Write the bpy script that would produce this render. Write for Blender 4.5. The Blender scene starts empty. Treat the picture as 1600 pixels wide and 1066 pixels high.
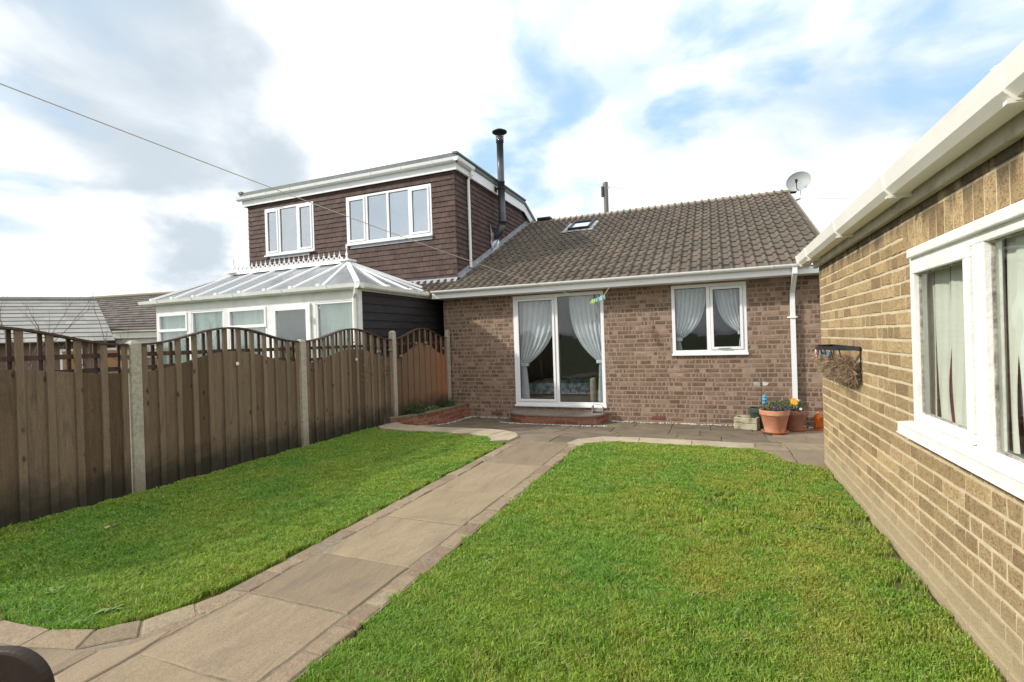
import bpy, math, random
import numpy as np
from math import sin, cos, pi, radians, sqrt, atan2
from mathutils import Vector, Matrix
random.seed(7); rng = np.random.default_rng(7)
S = bpy.context.scene; COL = S.collection

# ------------------------------------------------------------------ camera
CAMZ = 1.53
yaw = math.atan(317 / 779.); roll = 0.031; pitch = -0.0026
F = Vector((-sin(yaw) * cos(pitch), cos(yaw) * cos(pitch), sin(pitch)))
R0 = F.cross(Vector((0, 0, 1))).normalized(); U0 = R0.cross(F)
R = R0 * cos(roll) - U0 * sin(roll); U = U0 * cos(roll) + R0 * sin(roll)
cam = bpy.data.cameras.new('camera'); camo = bpy.data.objects.new('camera', cam); COL.objects.link(camo)
cam.sensor_width = 36; cam.lens = 779 / 1600 * 36; cam.clip_start = 0.05; cam.clip_end = 2000
M = Matrix.Identity(4)
for i in range(3):
    M[i][0] = R[i]; M[i][1] = U[i]; M[i][2] = -F[i]
M[2][3] = CAMZ
camo.matrix_world = M
S.camera = camo

# ------------------------------------------------------------------ light
SUN_EL = radians(33); SUN_DIR = Vector((-0.86, -0.50, 0)).normalized()      # towards the sun, on the ground plane
sun = bpy.data.lights.new('sun', 'SUN'); sun.energy = 4.0; sun.angle = radians(2.5); sun.color = (1, .95, .87)
so = bpy.data.objects.new('sun', sun); COL.objects.link(so)
sv = Vector((SUN_DIR.x * cos(SUN_EL), SUN_DIR.y * cos(SUN_EL), sin(SUN_EL)))
so.rotation_euler = (-sv).to_track_quat('-Z', 'Y').to_euler(); so.location = (-8, -6, 12)
S.view_settings.view_transform = 'Standard'; S.view_settings.look = 'None'
S.view_settings.exposure = 0.1; S.view_settings.gamma = 1

W = bpy.data.worlds.new('World'); S.world = W; W.use_nodes = True
nt = W.node_tree; N = nt.nodes; LK = nt.links
for n in list(N): N.remove(n)
def wn(t, **k):
    n = N.new(t)
    for a, b in k.items(): setattr(n, a, b)
    return n
def wset(sock, v):
    if isinstance(v, bpy.types.NodeSocket): LK.new(v, sock)
    else: sock.default_value = v
def wmath(op, a, b=None, c=None, clamp=False):
    n = wn('ShaderNodeMath', operation=op, use_clamp=clamp); wset(n.inputs[0], a)
    if b is not None: wset(n.inputs[1], b)
    if c is not None: wset(n.inputs[2], c)
    return n.outputs[0]
def wmix(f, a, b):
    n = wn('ShaderNodeMix', data_type='RGBA'); wset(n.inputs[0], f); wset(n.inputs[6], a); wset(n.inputs[7], b); return n.outputs[2]
def wss(x, lo, hi):
    n = wn('ShaderNodeMapRange', interpolation_type='SMOOTHSTEP'); wset(n.inputs[0], x); n.inputs[1].default_value = lo; n.inputs[2].default_value = hi
    return n.outputs[0]
tc = wn('ShaderNodeTexCoord'); D = tc.outputs['Generated']
sky = wn('ShaderNodeTexSky', sky_type='NISHITA', sun_disc=False); sky.sun_elevation = SUN_EL
sky.sun_rotation = atan2(SUN_DIR.x, SUN_DIR.y); sky.air_density = 1.0; sky.dust_density = 1.5
sep = wn('ShaderNodeSeparateXYZ'); LK.new(D, sep.inputs[0])
zz = wmath('ADD', wmath('MAXIMUM', sep.outputs[2], 0.0), 0.32)
cv = wn('ShaderNodeCombineXYZ'); wset(cv.inputs[0], wmath('DIVIDE', sep.outputs[0], zz)); wset(cv.inputs[1], wmath('DIVIDE', sep.outputs[1], zz)); cv.inputs[2].default_value = 3.1
def wnoise(vec, scale, det=7, rough=.55, dist=.0):
    n = wn('ShaderNodeTexNoise'); LK.new(vec, n.inputs[0]); n.inputs['Scale'].default_value = scale; n.inputs['Detail'].default_value = det
    n.inputs['Roughness'].default_value = rough; n.inputs['Distortion'].default_value = dist; return n.outputs[0]
big = wnoise(cv.outputs[0], 1.5, 7, .52, .35); fine = wnoise(cv.outputs[0], 2.8, 7, .52, .3)
def patch(px, py, lo, hi, wob=.22):     # an opening or dark bank round one direction of the sky, edge broken up by noise
    d = (F * 779 + R * (px - 800) - U * (py - 533)).normalized()
    n = wn('ShaderNodeVectorMath', operation='DOT_PRODUCT'); LK.new(D, n.inputs[0]); n.inputs[1].default_value = d
    return wss(wmath('ADD', n.outputs['Value'], wmath('MULTIPLY', wmath('SUBTRACT', fine, .5), wob)), lo, hi)
def patchd(x, y, z, lo, hi, wob):
    d = Vector((x, y, z)).normalized(); n = wn('ShaderNodeVectorMath', operation='DOT_PRODUCT'); LK.new(D, n.inputs[0]); n.inputs[1].default_value = d
    return wss(wmath('ADD', n.outputs['Value'], wmath('MULTIPLY', wmath('SUBTRACT', fine, .5), wob)), lo, hi)
def wmax(l):
    o = l[0]
    for x in l[1:]: o = wmath('MAXIMUM', o, x)
    return o
blue = wmax([patch(845, 200, .985, 1.012, .09), wmath('MULTIPLY', patch(1000, 70, .980, 1.012, .12), .6), patch(1120, 20, .982, 1.010, .10),
             patch(1600, 20, .970, 1.008, .10), wmath('MULTIPLY', patch(1310, 165, .985, 1.015, .09), .6), wmath('MULTIPLY', patch(1420, 60, .97, 1.02, .16), .5), wmath('MULTIPLY', patch(90, -20, .990, 1.012, .06), .45), wmath('MULTIPLY', patchd(-.62, -.74, .30, .90, 1.02, .5), .35), patch(600, -350, .95, 1.0, .15), patch(2000, 200, .95, 1.0, .15), patch(-500, 100, .95, 1.0, .15)])
grey = wmax([patch(190, 130, .972, .995, .055), patch(290, 185, .978, .998, .045), patch(385, 245, .990, 1.002, .025), patch(300, 375, .990, 1.003, .03), wmath('MULTIPLY', patch(40, 335, .990, 1.005, .03), .7),
             wmath('MULTIPLY', patch(60, 40, .975, 1.0, .06), .6), wmath('MULTIPLY', patch(1480, 260, .955, 1.0, .06), .50)])
cl_col = wmix(wss(big, .35, .62), (1.06, 1.10, 1.15, 1), (1.34, 1.34, 1.33, 1))
cl_col = wmix(wmath('MULTIPLY', grey, wmath('ADD', .50, wmath('MULTIPLY', wss(fine, .30, .62), .40))), cl_col, (.54, .63, .71, 1))
skyc = wn('ShaderNodeVectorMath', operation='SCALE'); LK.new(sky.outputs[0], skyc.inputs[0]); skyc.inputs[3].default_value = .13
bl_col = wmix(.75, skyc.outputs[0], (.46, .76, 1.06, 1))
col = wmix(wmath('MULTIPLY', blue, .92), cl_col, bl_col)
lowh = wss(sep.outputs[2], -.02, .02)
col = wmix(lowh, (.30, .31, .28, 1), col)
bg = wn('ShaderNodeBackground'); LK.new(col, bg.inputs[0]); bg.inputs[1].default_value = 1.0
out = wn('ShaderNodeOutputWorld'); LK.new(bg.outputs[0], out.inputs[0])

# ------------------------------------------------------------------ object helpers
def tag(o, label=None, cat=None, group=None, kind=None):
    if label: o['label'] = label
    if cat: o['category'] = cat
    if group: o['group'] = group
    if kind: o['kind'] = kind
    return o
def thing(name, label, cat, loc=(0, 0, 0), group=None):
    o = bpy.data.objects.new(name, None); COL.objects.link(o); o.location = loc; o.empty_display_size = .1
    return tag(o, label, cat, group)
def wloc(o):
    v = Vector((0, 0, 0))
    while o is not None: v += o.location; o = o.parent
    return v
class MB:
    def __init__(s): s.v = []; s.f = []; s.m = []; s.r = []; s.mi = 0; s.rn = 0.5
    def quad(s, a, b, c, d):
        n = len(s.v); s.v += [tuple(a), tuple(b), tuple(c), tuple(d)]; s.f.append((n, n+1, n+2, n+3)); s.m.append(s.mi); s.r.append(s.rn)
    def tri(s, a, b, c):
        n = len(s.v); s.v += [tuple(a), tuple(b), tuple(c)]; s.f.append((n, n+1, n+2)); s.m.append(s.mi); s.r.append(s.rn)
    def poly(s, ps):
        n = len(s.v); s.v += [tuple(p) for p in ps]; s.f.append(tuple(range(n, n+len(ps)))); s.m.append(s.mi); s.r.append(s.rn)
    def add(s, vs, fs):
        n = len(s.v); s.v += [tuple(p) for p in vs]
        for f in fs: s.f.append(tuple(n+i for i in f)); s.m.append(s.mi); s.r.append(s.rn)
    def box(s, x0, x1, y0, y1, z0, z1, T=None):
        vs = [(x, y, z) for z in (z0, z1) for y in (y0, y1) for x in (x0, x1)]
        if T: vs = [T(*p) for p in vs]
        s.add(vs, [(0, 2, 3, 1), (4, 5, 7, 6), (0, 1, 5, 4), (2, 6, 7, 3), (0, 4, 6, 2), (1, 3, 7, 5)])
    def tube(s, pts, r, n=8, cap=True, r1=None):
        pts = [Vector(p) for p in pts]; L = len(pts); rings = []
        up = None
        for i, p in enumerate(pts):
            d = (pts[min(i+1, L-1)] - pts[max(i-1, 0)])
            if d.length < 1e-9: d = Vector((0, 0, 1))
            d.normalize()
            if up is None: up = Vector((0, 0, 1)) if abs(d.z) < .9 else Vector((1, 0, 0))
            a = d.cross(up).normalized(); b = d.cross(a).normalized(); up = -b if False else up
            rr = r if r1 is None else r + (r1 - r) * i / (L - 1)
            if not isinstance(rr, (int, float)): rr = rr
            rings.append([p + (a * cos(2*pi*k/n) + b * sin(2*pi*k/n)) * rr for k in range(n)])
        vs = [q for g in rings for q in g]; fs = []
        for i in range(L-1):
            for k in range(n): fs.append((i*n+k, i*n+(k+1) % n, (i+1)*n+(k+1) % n, (i+1)*n+k))
        if cap: fs.append(tuple(range(n))[::-1]); fs.append(tuple((L-1)*n+k for k in range(n)))
        s.add(vs, fs)
    def lathe(s, prof, c, n=24, sx=1, sy=1, M3=None):
        vs = []; c = Vector(c)
        for (r, z) in prof:
            for k in range(n):
                p = Vector((r*cos(2*pi*k/n)*sx, r*sin(2*pi*k/n)*sy, z))
                if M3: p = M3 @ p
                vs.append(c + p)
        fs = [(i*n+k, i*n+(k+1) % n, (i+1)*n+(k+1) % n, (i+1)*n+k) for i in range(len(prof)-1) for k in range(n)]
        s.add(vs, fs)
    def build(s, name, mat, parent=None, origin=None, smooth=False, bevel=0):
        off = wloc(parent) if parent else Vector(origin or (0, 0, 0))
        me = bpy.data.meshes.new(name)
        v = np.array(s.v, dtype=np.float64) - np.array(off)
        me.from_pydata(v.tolist(), [], s.f)
        mats = mat if isinstance(mat, (list, tuple)) else [mat]
        for m_ in mats: me.materials.append(m_)
        me.polygons.foreach_set('material_index', s.m)
        a = me.attributes.new('rnd', 'FLOAT', 'FACE'); a.data.foreach_set('value', [float(x) for x in s.r])
        if smooth: me.polygons.foreach_set('use_smooth', [True] * len(s.f))
        me.update()
        o = bpy.data.objects.new(name, me); COL.objects.link(o)
        if parent: o.parent = parent
        else: o.location = off
        if bevel:
            b = o.modifiers.new('b', 'BEVEL'); b.width = bevel; b.segments = 2; b.limit_method = 'ANGLE'
        return o
def struct(o): o['kind'] = 'structure'; return o

# ------------------------------------------------------------------ materials
def mat(name, cols, scale=8, rough=.8, bump=.2, bscale=None, rnd=0, detail=6, stretch=(1, 1, 1), metal=0, spec=.4, streak=None, dirt=None, hue=0, alpha=None, transl=0, ramp=(.3, .7), dist=0, rcols=None, grit=0, gscale=150, knots=None, soot=None):
    """noise between colours; 'rnd' shifts value per face; streak=(colour, amount, stretch) ; dirt=(colour, z0, z1) a real mossy tide mark"""
    m = bpy.data.materials.new(name); m.use_nodes = True; t = m.node_tree; n_ = t.nodes; l = t.links
    b = n_['Principled BSDF']
    g = n_.new('ShaderNodeNewGeometry'); mp = n_.new('ShaderNodeMapping'); l.new(g.outputs['Position'], mp.inputs[0]); mp.inputs['Scale'].default_value = stretch
    at = n_.new('ShaderNodeAttribute'); at.attribute_name = 'rnd'
    add = n_.new('ShaderNodeVectorMath'); add.operation = 'ADD'; l.new(mp.outputs[0], add.inputs[0])
    sc = n_.new('ShaderNodeVectorMath'); sc.operation = 'SCALE'; sc.inputs[0].default_value = (17, 31, 13); l.new(at.outputs['Fac'], sc.inputs[3]); l.new(sc.outputs[0], add.inputs[1])
    V = add.outputs[0]
    def noise(sc_, det=detail, vec=V, d=dist):
        x = n_.new('ShaderNodeTexNoise'); l.new(vec, x.inputs[0]); x.inputs['Scale'].default_value = sc_; x.inputs['Detail'].default_value = det; x.inputs['Roughness'].default_value = .6; x.inputs['Distortion'].default_value = d
        return x.outputs[0]
    def ramp_(fac, cs, lo, hi):
        x = n_.new('ShaderNodeValToRGB'); l.new(fac, x.inputs[0]); e = x.color_ramp.elements
        while len(e) < len(cs): e.new(.5)
        for i, c in enumerate(cs): e[i].position = lo + (hi - lo) * i / max(1, len(cs) - 1); e[i].color = (*c, 1)
        return x.outputs[0]
    def mix(f, a, bb, bt='MIX'):
        x = n_.new('ShaderNodeMix'); x.data_type = 'RGBA'; x.blend_type = bt
        for s_, v in ((x.inputs[0], f), (x.inputs[6], a), (x.inputs[7], bb)):
            if isinstance(v, bpy.types.NodeSocket): l.new(v, s_)
            else: s_.default_value = v if isinstance(v, (int, float)) else (*v, 1)
        return x.outputs[2]
    def mth(op, a, bb):
        x = n_.new('ShaderNodeMath'); x.operation = op
        for s_, v in ((x.inputs[0], a), (x.inputs[1], bb)):
            if isinstance(v, bpy.types.NodeSocket): l.new(v, s_)
            else: s_.default_value = v
        return x.outputs[0]
    c = ramp_(noise(scale), cols, *ramp)
    if rcols:                                   # colour by the random number of each brick, tile or stone
        c2 = ramp_(at.outputs['Fac'], rcols, 0, 1); c = mix(.6, c, c2)
    if rnd:
        k = mth('ADD', mth('MULTIPLY', at.outputs['Fac'], rnd), 1 - rnd / 2)
        cc = n_.new('ShaderNodeVectorMath'); cc.operation = 'SCALE'; l.new(c, cc.inputs[0]); l.new(k, cc.inputs[3]); c = cc.outputs[0]
    if knots:
        mk = n_.new('ShaderNodeMapping'); l.new(g.outputs['Position'], mk.inputs[0]); mk.inputs['Scale'].default_value = (9, 9, 4.2)
        wv = n_.new('ShaderNodeVectorMath'); wv.operation = 'ADD'; l.new(mk.outputs[0], wv.inputs[0]); l.new(sc.outputs[0], wv.inputs[1])
        vo = n_.new('ShaderNodeTexVoronoi'); l.new(wv.outputs[0], vo.inputs[0]); vo.inputs['Scale'].default_value = 1.0
        k2 = n_.new('ShaderNodeMapRange'); k2.interpolation_type = 'SMOOTHSTEP'; l.new(vo.outputs['Distance'], k2.inputs[0]); k2.inputs[1].default_value = .06; k2.inputs[2].default_value = .17; k2.inputs[3].default_value = .85; k2.inputs[4].default_value = 0
        c = mix(k2.outputs[0], c, knots)
    if grit:
        gm = n_.new('ShaderNodeMapRange'); l.new(noise(gscale, 3, g.outputs['Position'], 0), gm.inputs[0]); gm.inputs[1].default_value = .3; gm.inputs[2].default_value = .7; gm.inputs[3].default_value = 1-grit; gm.inputs[4].default_value = 1+grit
        c3 = n_.new('ShaderNodeVectorMath'); c3.operation = 'SCALE'; l.new(c, c3.inputs[0]); l.new(gm.outputs[0], c3.inputs[3]); c = c3.outputs[0]
    if streak:
        mp2 = n_.new('ShaderNodeMapping'); l.new(g.outputs['Position'], mp2.inputs[0]); mp2.inputs['Scale'].default_value = streak[2]
        s2 = n_.new('ShaderNodeMapRange'); l.new(noise(1, 5, mp2.outputs[0]), s2.inputs[0]); s2.inputs[1].default_value = streak[3] if len(streak) > 3 else .5; s2.inputs[2].default_value = (streak[3] if len(streak) > 3 else .5) + .2
        c = mix(mth('MULTIPLY', s2.outputs[0], streak[1]), c, streak[0])
    if dirt:
        sp = n_.new('ShaderNodeSeparateXYZ'); l.new(g.outputs['Position'], sp.inputs[0])
        w = mth('ADD', sp.outputs[2], mth('MULTIPLY', mth('SUBTRACT', noise(3, 5, g.outputs['Position']), .5), dirt[3] if len(dirt) > 3 else .5))
        s3 = n_.new('ShaderNodeMapRange'); s3.interpolation_type = 'SMOOTHSTEP'; l.new(w, s3.inputs[0]); s3.inputs[1].default_value = dirt[1]; s3.inputs[2].default_value = dirt[2]; s3.inputs[3].default_value = 1; s3.inputs[4].default_value = 0
        c = mix(mth('MULTIPLY', s3.outputs[0], .85), c, dirt[0])
    if soot:       # black weathering that has run down from a leaking gutter
        so_ = n_.new('ShaderNodeSeparateXYZ'); l.new(g.outputs['Position'], so_.inputs[0]); mp3 = n_.new('ShaderNodeMapping'); l.new(g.outputs['Position'], mp3.inputs[0]); mp3.inputs['Scale'].default_value = (7, 7, 1.5)
        w3 = mth('ADD', so_.outputs[2], mth('MULTIPLY', mth('SUBTRACT', noise(1.0, 6, mp3.outputs[0]), .5), .42))
        s4 = n_.new('ShaderNodeMapRange'); s4.interpolation_type = 'SMOOTHSTEP'; l.new(w3, s4.inputs[0]); s4.inputs[1].default_value = soot[1]; s4.inputs[2].default_value = soot[2]
        c = mix(mth('MULTIPLY', s4.outputs[0], .8), c, soot[0])
    l.new(c, b.inputs['Base Color']); b.inputs['Roughness'].default_value = rough; b.inputs['Metallic'].default_value = metal; b.inputs['Specular IOR Level'].default_value = spec
    if bump:
        bp = n_.new('ShaderNodeBump'); bp.inputs['Strength'].default_value = bump; bp.inputs['Distance'].default_value = .01
        l.new(noise(bscale or scale * 4, 8), bp.inputs['Height']); l.new(bp.outputs[0], b.inputs['Normal'])
    if transl:
        tr = n_.new('ShaderNodeBsdfTranslucent'); l.new(c, tr.inputs[0]); ms = n_.new('ShaderNodeMixShader'); ms.inputs[0].default_value = transl
        l.new(b.outputs[0], ms.inputs[1]); l.new(tr.outputs[0], ms.inputs[2]); l.new(ms.outputs[0], n_['Material Output'].inputs[0])
    return m
def glass(name, tint=(.9, .95, .93), boost=1.0, rough=.0, ior=1.5, base=0.0):
    m = bpy.data.materials.new(name); m.use_nodes = True; t = m.node_tree; n_ = t.nodes; l = t.links
    n_.remove(n_['Principled BSDF'])
    tr = n_.new('ShaderNodeBsdfTransparent'); tr.inputs[0].default_value = (*tint, 1)
    gl = n_.new('ShaderNodeBsdfGlossy'); gl.inputs['Roughness'].default_value = rough; gl.inputs[0].default_value = (.95, .97, .97, 1)
    lw = n_.new('ShaderNodeLayerWeight'); lw.inputs[0].default_value = .5; pw = n_.new('ShaderNodeMath'); pw.operation = 'POWER'; l.new(lw.outputs['Facing'], pw.inputs[0]); pw.inputs[1].default_value = 5; fr = n_.new('ShaderNodeMath'); fr.operation = 'MULTIPLY_ADD'; l.new(pw.outputs[0], fr.inputs[0]); fr.inputs[1].default_value = .9; fr.inputs[2].default_value = .04
    g = n_.new('ShaderNodeNewGeometry'); tx = n_.new('ShaderNodeTexNoise'); l.new(g.outputs['Position'], tx.inputs[0]); tx.inputs['Scale'].default_value = 1.6
    bp = n_.new('ShaderNodeBump'); bp.inputs['Strength'].default_value = .03; bp.inputs['Distance'].default_value = .15; l.new(tx.outputs[0], bp.inputs['Height']); l.new(bp.outputs[0], gl.inputs['Normal'])
    mu = n_.new('ShaderNodeMath'); mu.operation = 'MULTIPLY_ADD'; mu.use_clamp = True; l.new(fr.outputs[0], mu.inputs[0]); mu.inputs[1].default_value = boost; mu.inputs[2].default_value = base
    ms = n_.new('ShaderNodeMixShader'); l.new(mu.outputs[0], ms.inputs[0]); l.new(tr.outputs[0], ms.inputs[1]); l.new(gl.outputs[0], ms.inputs[2])
    l.new(ms.outputs[0], n_['Material Output'].inputs[0]); return m

UPVC = mat('white_upvc', [(.78, .79, .80), (.84, .84, .84)], 3, rough=.35, bump=0)
UPVCD = mat('weathered_upvc', [(.66, .66, .62), (.82, .82, .79)], 4, rough=.45, bump=.05, streak=((.45, .44, .38), .3, (9, 9, 1.2), .55))
GASKET = mat('rubber_gasket', [(.015, .015, .017), (.03, .03, .03)], 10, bump=0)
PUTTY = mat('old_putty', [(.12, .10, .08), (.50, .47, .42)], 30, rough=.8, bump=.5)
PAINT = mat('flaking_white_paint', [(.70, .69, .64), (.84, .83, .79)], 9, rough=.5, bump=.5, bscale=35, streak=((.28, .24, .19), .75, (26, 26, 26), .64))
SOFFIT = mat('garage_gutter_white', [(.74, .71, .64), (.84, .82, .77)], 2, rough=.4, bump=.03, streak=((.5, .45, .36), .35, (6, 1, 8), .55))
HBRICK = mat('purple_brown_brick', [(.10, .064, .044), (.20, .135, .095), (.31, .22, .165)], 22, grit=.28, rough=.9, bump=.6, bscale=70, rnd=.35, ramp=(.28, .66), rcols=[(.108, .069, .048), (.162, .103, .071), (.22, .145, .102), (.265, .183, .135), (.305, .22, .168)],
             streak=((.33, .25, .18), .45, (3, 3, 12), .5))
HMORT = mat('pinkish_mortar', [(.245, .174, .126), (.34, .252, .188)], 9, rough=.95, bump=.4, bscale=60)
GBRICK = mat('buff_brown_brick', [(.20, .118, .052), (.37, .25, .115), (.50, .365, .185)], 26, grit=.28, rough=.9, bump=.9, bscale=85, rnd=.35, ramp=(.25, .65), rcols=[(.245, .16, .083), (.41, .292, .148), (.315, .217, .116), (.455, .335, .172), (.365, .26, .14)],
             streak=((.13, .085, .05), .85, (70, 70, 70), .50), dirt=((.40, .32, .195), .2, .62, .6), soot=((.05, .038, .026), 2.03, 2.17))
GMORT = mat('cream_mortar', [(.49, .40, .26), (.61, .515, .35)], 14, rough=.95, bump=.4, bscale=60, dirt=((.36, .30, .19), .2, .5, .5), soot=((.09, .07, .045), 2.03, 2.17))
RBRICK = mat('red_planter_brick', [(.16, .055, .035), (.30, .085, .045), (.34, .16, .10)], 18, rough=.9, bump=.6, bscale=60, rnd=.5, rcols=[(.33, .08, .04), (.22, .07, .045), (.30, .13, .075), (.18, .10, .075)], streak=((.33, .29, .25), .7, (9, 9, 12), .56))
RMORT = mat('grey_mortar', [(.22, .20, .16), (.34, .31, .25)], 12, rough=.95, bump=.4)
TILE = mat('weathered_roof_tile', [(.075, .061, .047), (.106, .088, .067), (.142, .119, .091)], 3, grit=.28, rough=.92, bump=.4, bscale=60, rnd=.28, ramp=(.25, .72), streak=((.30, .18, .12), .35, (3, 1, 1), .55))
RIDGE = mat('mossy_ridge_tile', [(.20, .16, .11), (.33, .28, .21), (.22, .21, .11)], 14, rough=.95, bump=.7, bscale=50, rnd=.3)
HUNG = mat('brown_hung_tile', [(.060, .036, .030), (.105, .066, .054)], 9, rough=.8, bump=.3, bscale=50, rnd=.45)
LEAD = mat('lead_flashing', [(.26, .28, .31), (.40, .42, .45)], 10, rough=.5, bump=.3, metal=.2)
FELT = mat('roof_edge_trim', [(.10, .12, .115), (.17, .19, .18)], 10, rough=.6, bump=.2)
FOIL = mat('silver_flashing', [(.60, .61, .63), (.80, .81, .83)], 25, rough=.28, bump=1, bscale=18, metal=.8)
FLUEM = mat('flue_black_enamel', [(.040, .043, .052), (.060, .063, .074)], 5, rough=.42, bump=.04, spec=.6)
BOARD = mat('black_boarding', [(.012, .011, .012), (.028, .025, .026)], 4, rough=.7, bump=.3, bscale=20, stretch=(1, 1, 6), streak=((.35, .35, .35), .6, (2, 1.4, 22), .68))
WOOD = mat('fence_timber', [(.075, .048, .029), (.145, .098, .061), (.225, .160, .106)], 7, rough=.88, bump=.9, bscale=30, rnd=.5, rcols=[(.145, .090, .050), (.215, .140, .080), (.165, .115, .074), (.23, .168, .112), (.125, .083, .052)], stretch=(5, 5, .45), dist=1.0, ramp=(.28, .72), grit=.22, knots=(.04, .026, .018), streak=((.055, .042, .032), .7, (12, 12, 1.1), .56), dirt=((.016, .019, .012), .22, .62, .5))
WOODO = mat('fence_timber_orange', [(.15, .085, .050), (.22, .125, .075), (.29, .17, .10)], 5, rough=.85, bump=.6, bscale=22, rnd=.5, rcols=[(.19, .125, .08), (.22, .14, .085), (.23, .14, .08), (.27, .14, .07), (.38, .13, .045)], stretch=(5, 5, .55), dist=1.2, grit=.2, streak=((.06, .03, .02), .7, (11, 11, 3), .66), dirt=((.05, .04, .025), .3, .6, .4))
TREL = mat('trellis_timber', [(.05, .030, .022), (.10, .062, .045)], 8, rough=.85, bump=.5, rnd=.4, stretch=(3, 3, 1))
CONC = mat('concrete_post', [(.33, .295, .23), (.50, .455, .37)], 30, grit=.28, rough=.95, bump=.8, bscale=120, streak=((.14, .15, .10), .5, (5, 5, 3), .56), dirt=((.22, .20, .14), .2, .6, .5))
STONE = mat('sandstone_flags', [(.135, .102, .074), (.225, .180, .118), (.30, .243, .155)], 3.5, grit=.22, rough=.85, bump=.9, bscale=9, rnd=.25, dist=1.5, ramp=(.28, .7), stretch=(1, .32, 1), rcols=[(.255, .195, .120), (.205, .150, .102), (.27, .208, .125), (.232, .173, .112)], streak=((.13, .10, .082), .6, (2.2, 1.2, 2), .54))
STONER = mat('reddish_setts', [(.14, .10, .072), (.22, .17, .118), (.29, .24, .16)], 16, grit=.22, rough=.88, bump=.9, bscale=40, rnd=.3, rcols=[(.265, .205, .125), (.225, .145, .10), (.28, .215, .13), (.25, .18, .115), (.25, .21, .13)], streak=((.13, .09, .07), .6, (14, 14, 9), .58))
COPING = mat('pale_coping_stone', [(.29, .24, .165), (.40, .34, .24)], 5, grit=.22, rough=.85, bump=.4, bscale=22, rnd=.2, streak=((.17, .15, .10), .5, (4, 4, 4), .58))
PATIO = mat('dark_patio_flags', [(.105, .082, .058), (.165, .130, .090), (.20, .162, .11)], 2.2, grit=.22, rough=.8, bump=.3, bscale=16, rnd=.25, dist=1, streak=((.09, .10, .055), .6, (2, 2, 2), .55))
JOINT = mat('sandy_joint', [(.16, .13, .09), (.25, .205, .145)], 30, rough=.95, bump=.5, streak=((.055, .065, .025), .8, (5, 5, 5), .52))
SOIL = mat('soil', [(.030, .024, .014), (.060, .055, .024), (.05, .07, .02)], 6, rough=1, bump=1, bscale=40)
TERRA = mat('terracotta', [(.42, .17, .09), (.55, .26, .15)], 7, rough=.85, bump=.2, streak=((.62, .45, .36), .6, (5, 5, 5), .53))
TERRAD = mat('dark_terracotta', [(.25, .11, .075), (.36, .17, .11)], 7, rough=.85, bump=.2, streak=((.42, .30, .25), .5, (5, 5, 5), .55))
SAUCER = mat('saucer_terracotta', [(.55, .19, .09), (.62, .25, .13)], 7, rough=.6, bump=.1)
GREENPOT = mat('green_glazed_pot', [(.03, .055, .04), (.06, .09, .065)], 6, rough=.4, bump=.1)
STONEP = mat('mossy_reconstituted_stone', [(.15, .15, .075), (.36, .33, .23), (.46, .42, .32)], 8, rough=.95, bump=.8, bscale=40)
LEAF = mat('leaf_green', [(.028, .065, .018), (.06, .12, .03), (.085, .13, .05)], 9, rough=.6, bump=0, rnd=.9, transl=.25)
LEAFP = mat('pale_weed_leaf', [(.12, .20, .04), (.24, .31, .10)], 9, rough=.6, bump=0, rnd=.5, transl=.2)
DRY = mat('dry_coir', [(.19, .12, .075), (.48, .36, .24)], 30, rough=1, bump=.5, rnd=.9)
TWIG = mat('bare_twig', [(.10, .07, .055), (.19, .14, .11)], 12, rough=.9, bump=.2)
IRON = mat('black_wrought_iron', [(.012, .013, .016), (.03, .03, .035)], 10, rough=.45, bump=.1)
SILVER = mat('dull_galvanised_metal', [(.25, .26, .27), (.42, .43, .44)], 15, rough=.5, bump=.1, metal=.5)
DISHM = mat('satellite_dish_grey', [(.30, .33, .33), (.38, .41, .40)], 6, rough=.6, bump=.05)
CURT = mat('pale_aqua_curtain', [(.78, .84, .86), (.88, .92, .94)], 3, rough=.9, bump=.1, transl=.45)
NET = mat('pale_net_curtain', [(.74, .78, .70), (.82, .85, .78)], 3, rough=.9, bump=.1, transl=.25, streak=((.25, .22, .18), .5, (14, 14, 14), .68))
MAROON = mat('maroon_curtain', [(.10, .012, .025), (.18, .03, .05)], 6, rough=.9, bump=.1)
BLIND = mat('vertical_blind', [(.62, .70, .66), (.74, .80, .76)], 4, rough=.8, bump=0, transl=.3, rnd=.2)
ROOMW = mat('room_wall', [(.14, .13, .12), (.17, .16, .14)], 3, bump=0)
DARK = mat('dark_interior', [(.03, .03, .03), (.05, .05, .05)], 3, bump=0)
SOFA = mat('sofa_cloth', [(.20, .17, .12), (.28, .24, .18)], 6, bump=.2)
BEDC = mat('patterned_bedspread', [(.12, .14, .20), (.34, .36, .40)], 14, bump=.1, ramp=(.45, .55))
POLYC = mat('conservatory_roof_sheet', [(.40, .43, .45), (.50, .53, .55)], 2, rough=.2, bump=0, spec=.8, transl=.45, streak=((.45, .47, .46), .5, (2, 2, 2), .5))
GREYROOF = mat('plain_grey_roof_tile', [(.21, .215, .20), (.28, .28, .265)], 1.2, rough=.9, bump=.1, rnd=.2, streak=((.20, .19, .17), .5, (.3, .3, 2)))
BROWNROOF = mat('brown_roof_tile', [(.10, .085, .075), (.16, .14, .125)], 3, rough=.95, bump=.3, rnd=.5)
FARBRICK = mat('far_red_brick', [(.13, .085, .07), (.19, .12, .095)], 3, rough=.95, bump=0, rnd=.3)
RENDER = mat('pale_render', [(.50, .49, .45), (.60, .58, .54)], 2, bump=0)
BROWNDOOR = mat('varnished_door', [(.30, .15, .05), (.38, .20, .07)], 3, rough=.5, bump=0)
PEBBLE = mat('white_pebble', [(.38, .35, .31), (.62, .60, .56)], 20, rough=.8, bump=.1, rnd=.8)
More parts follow.
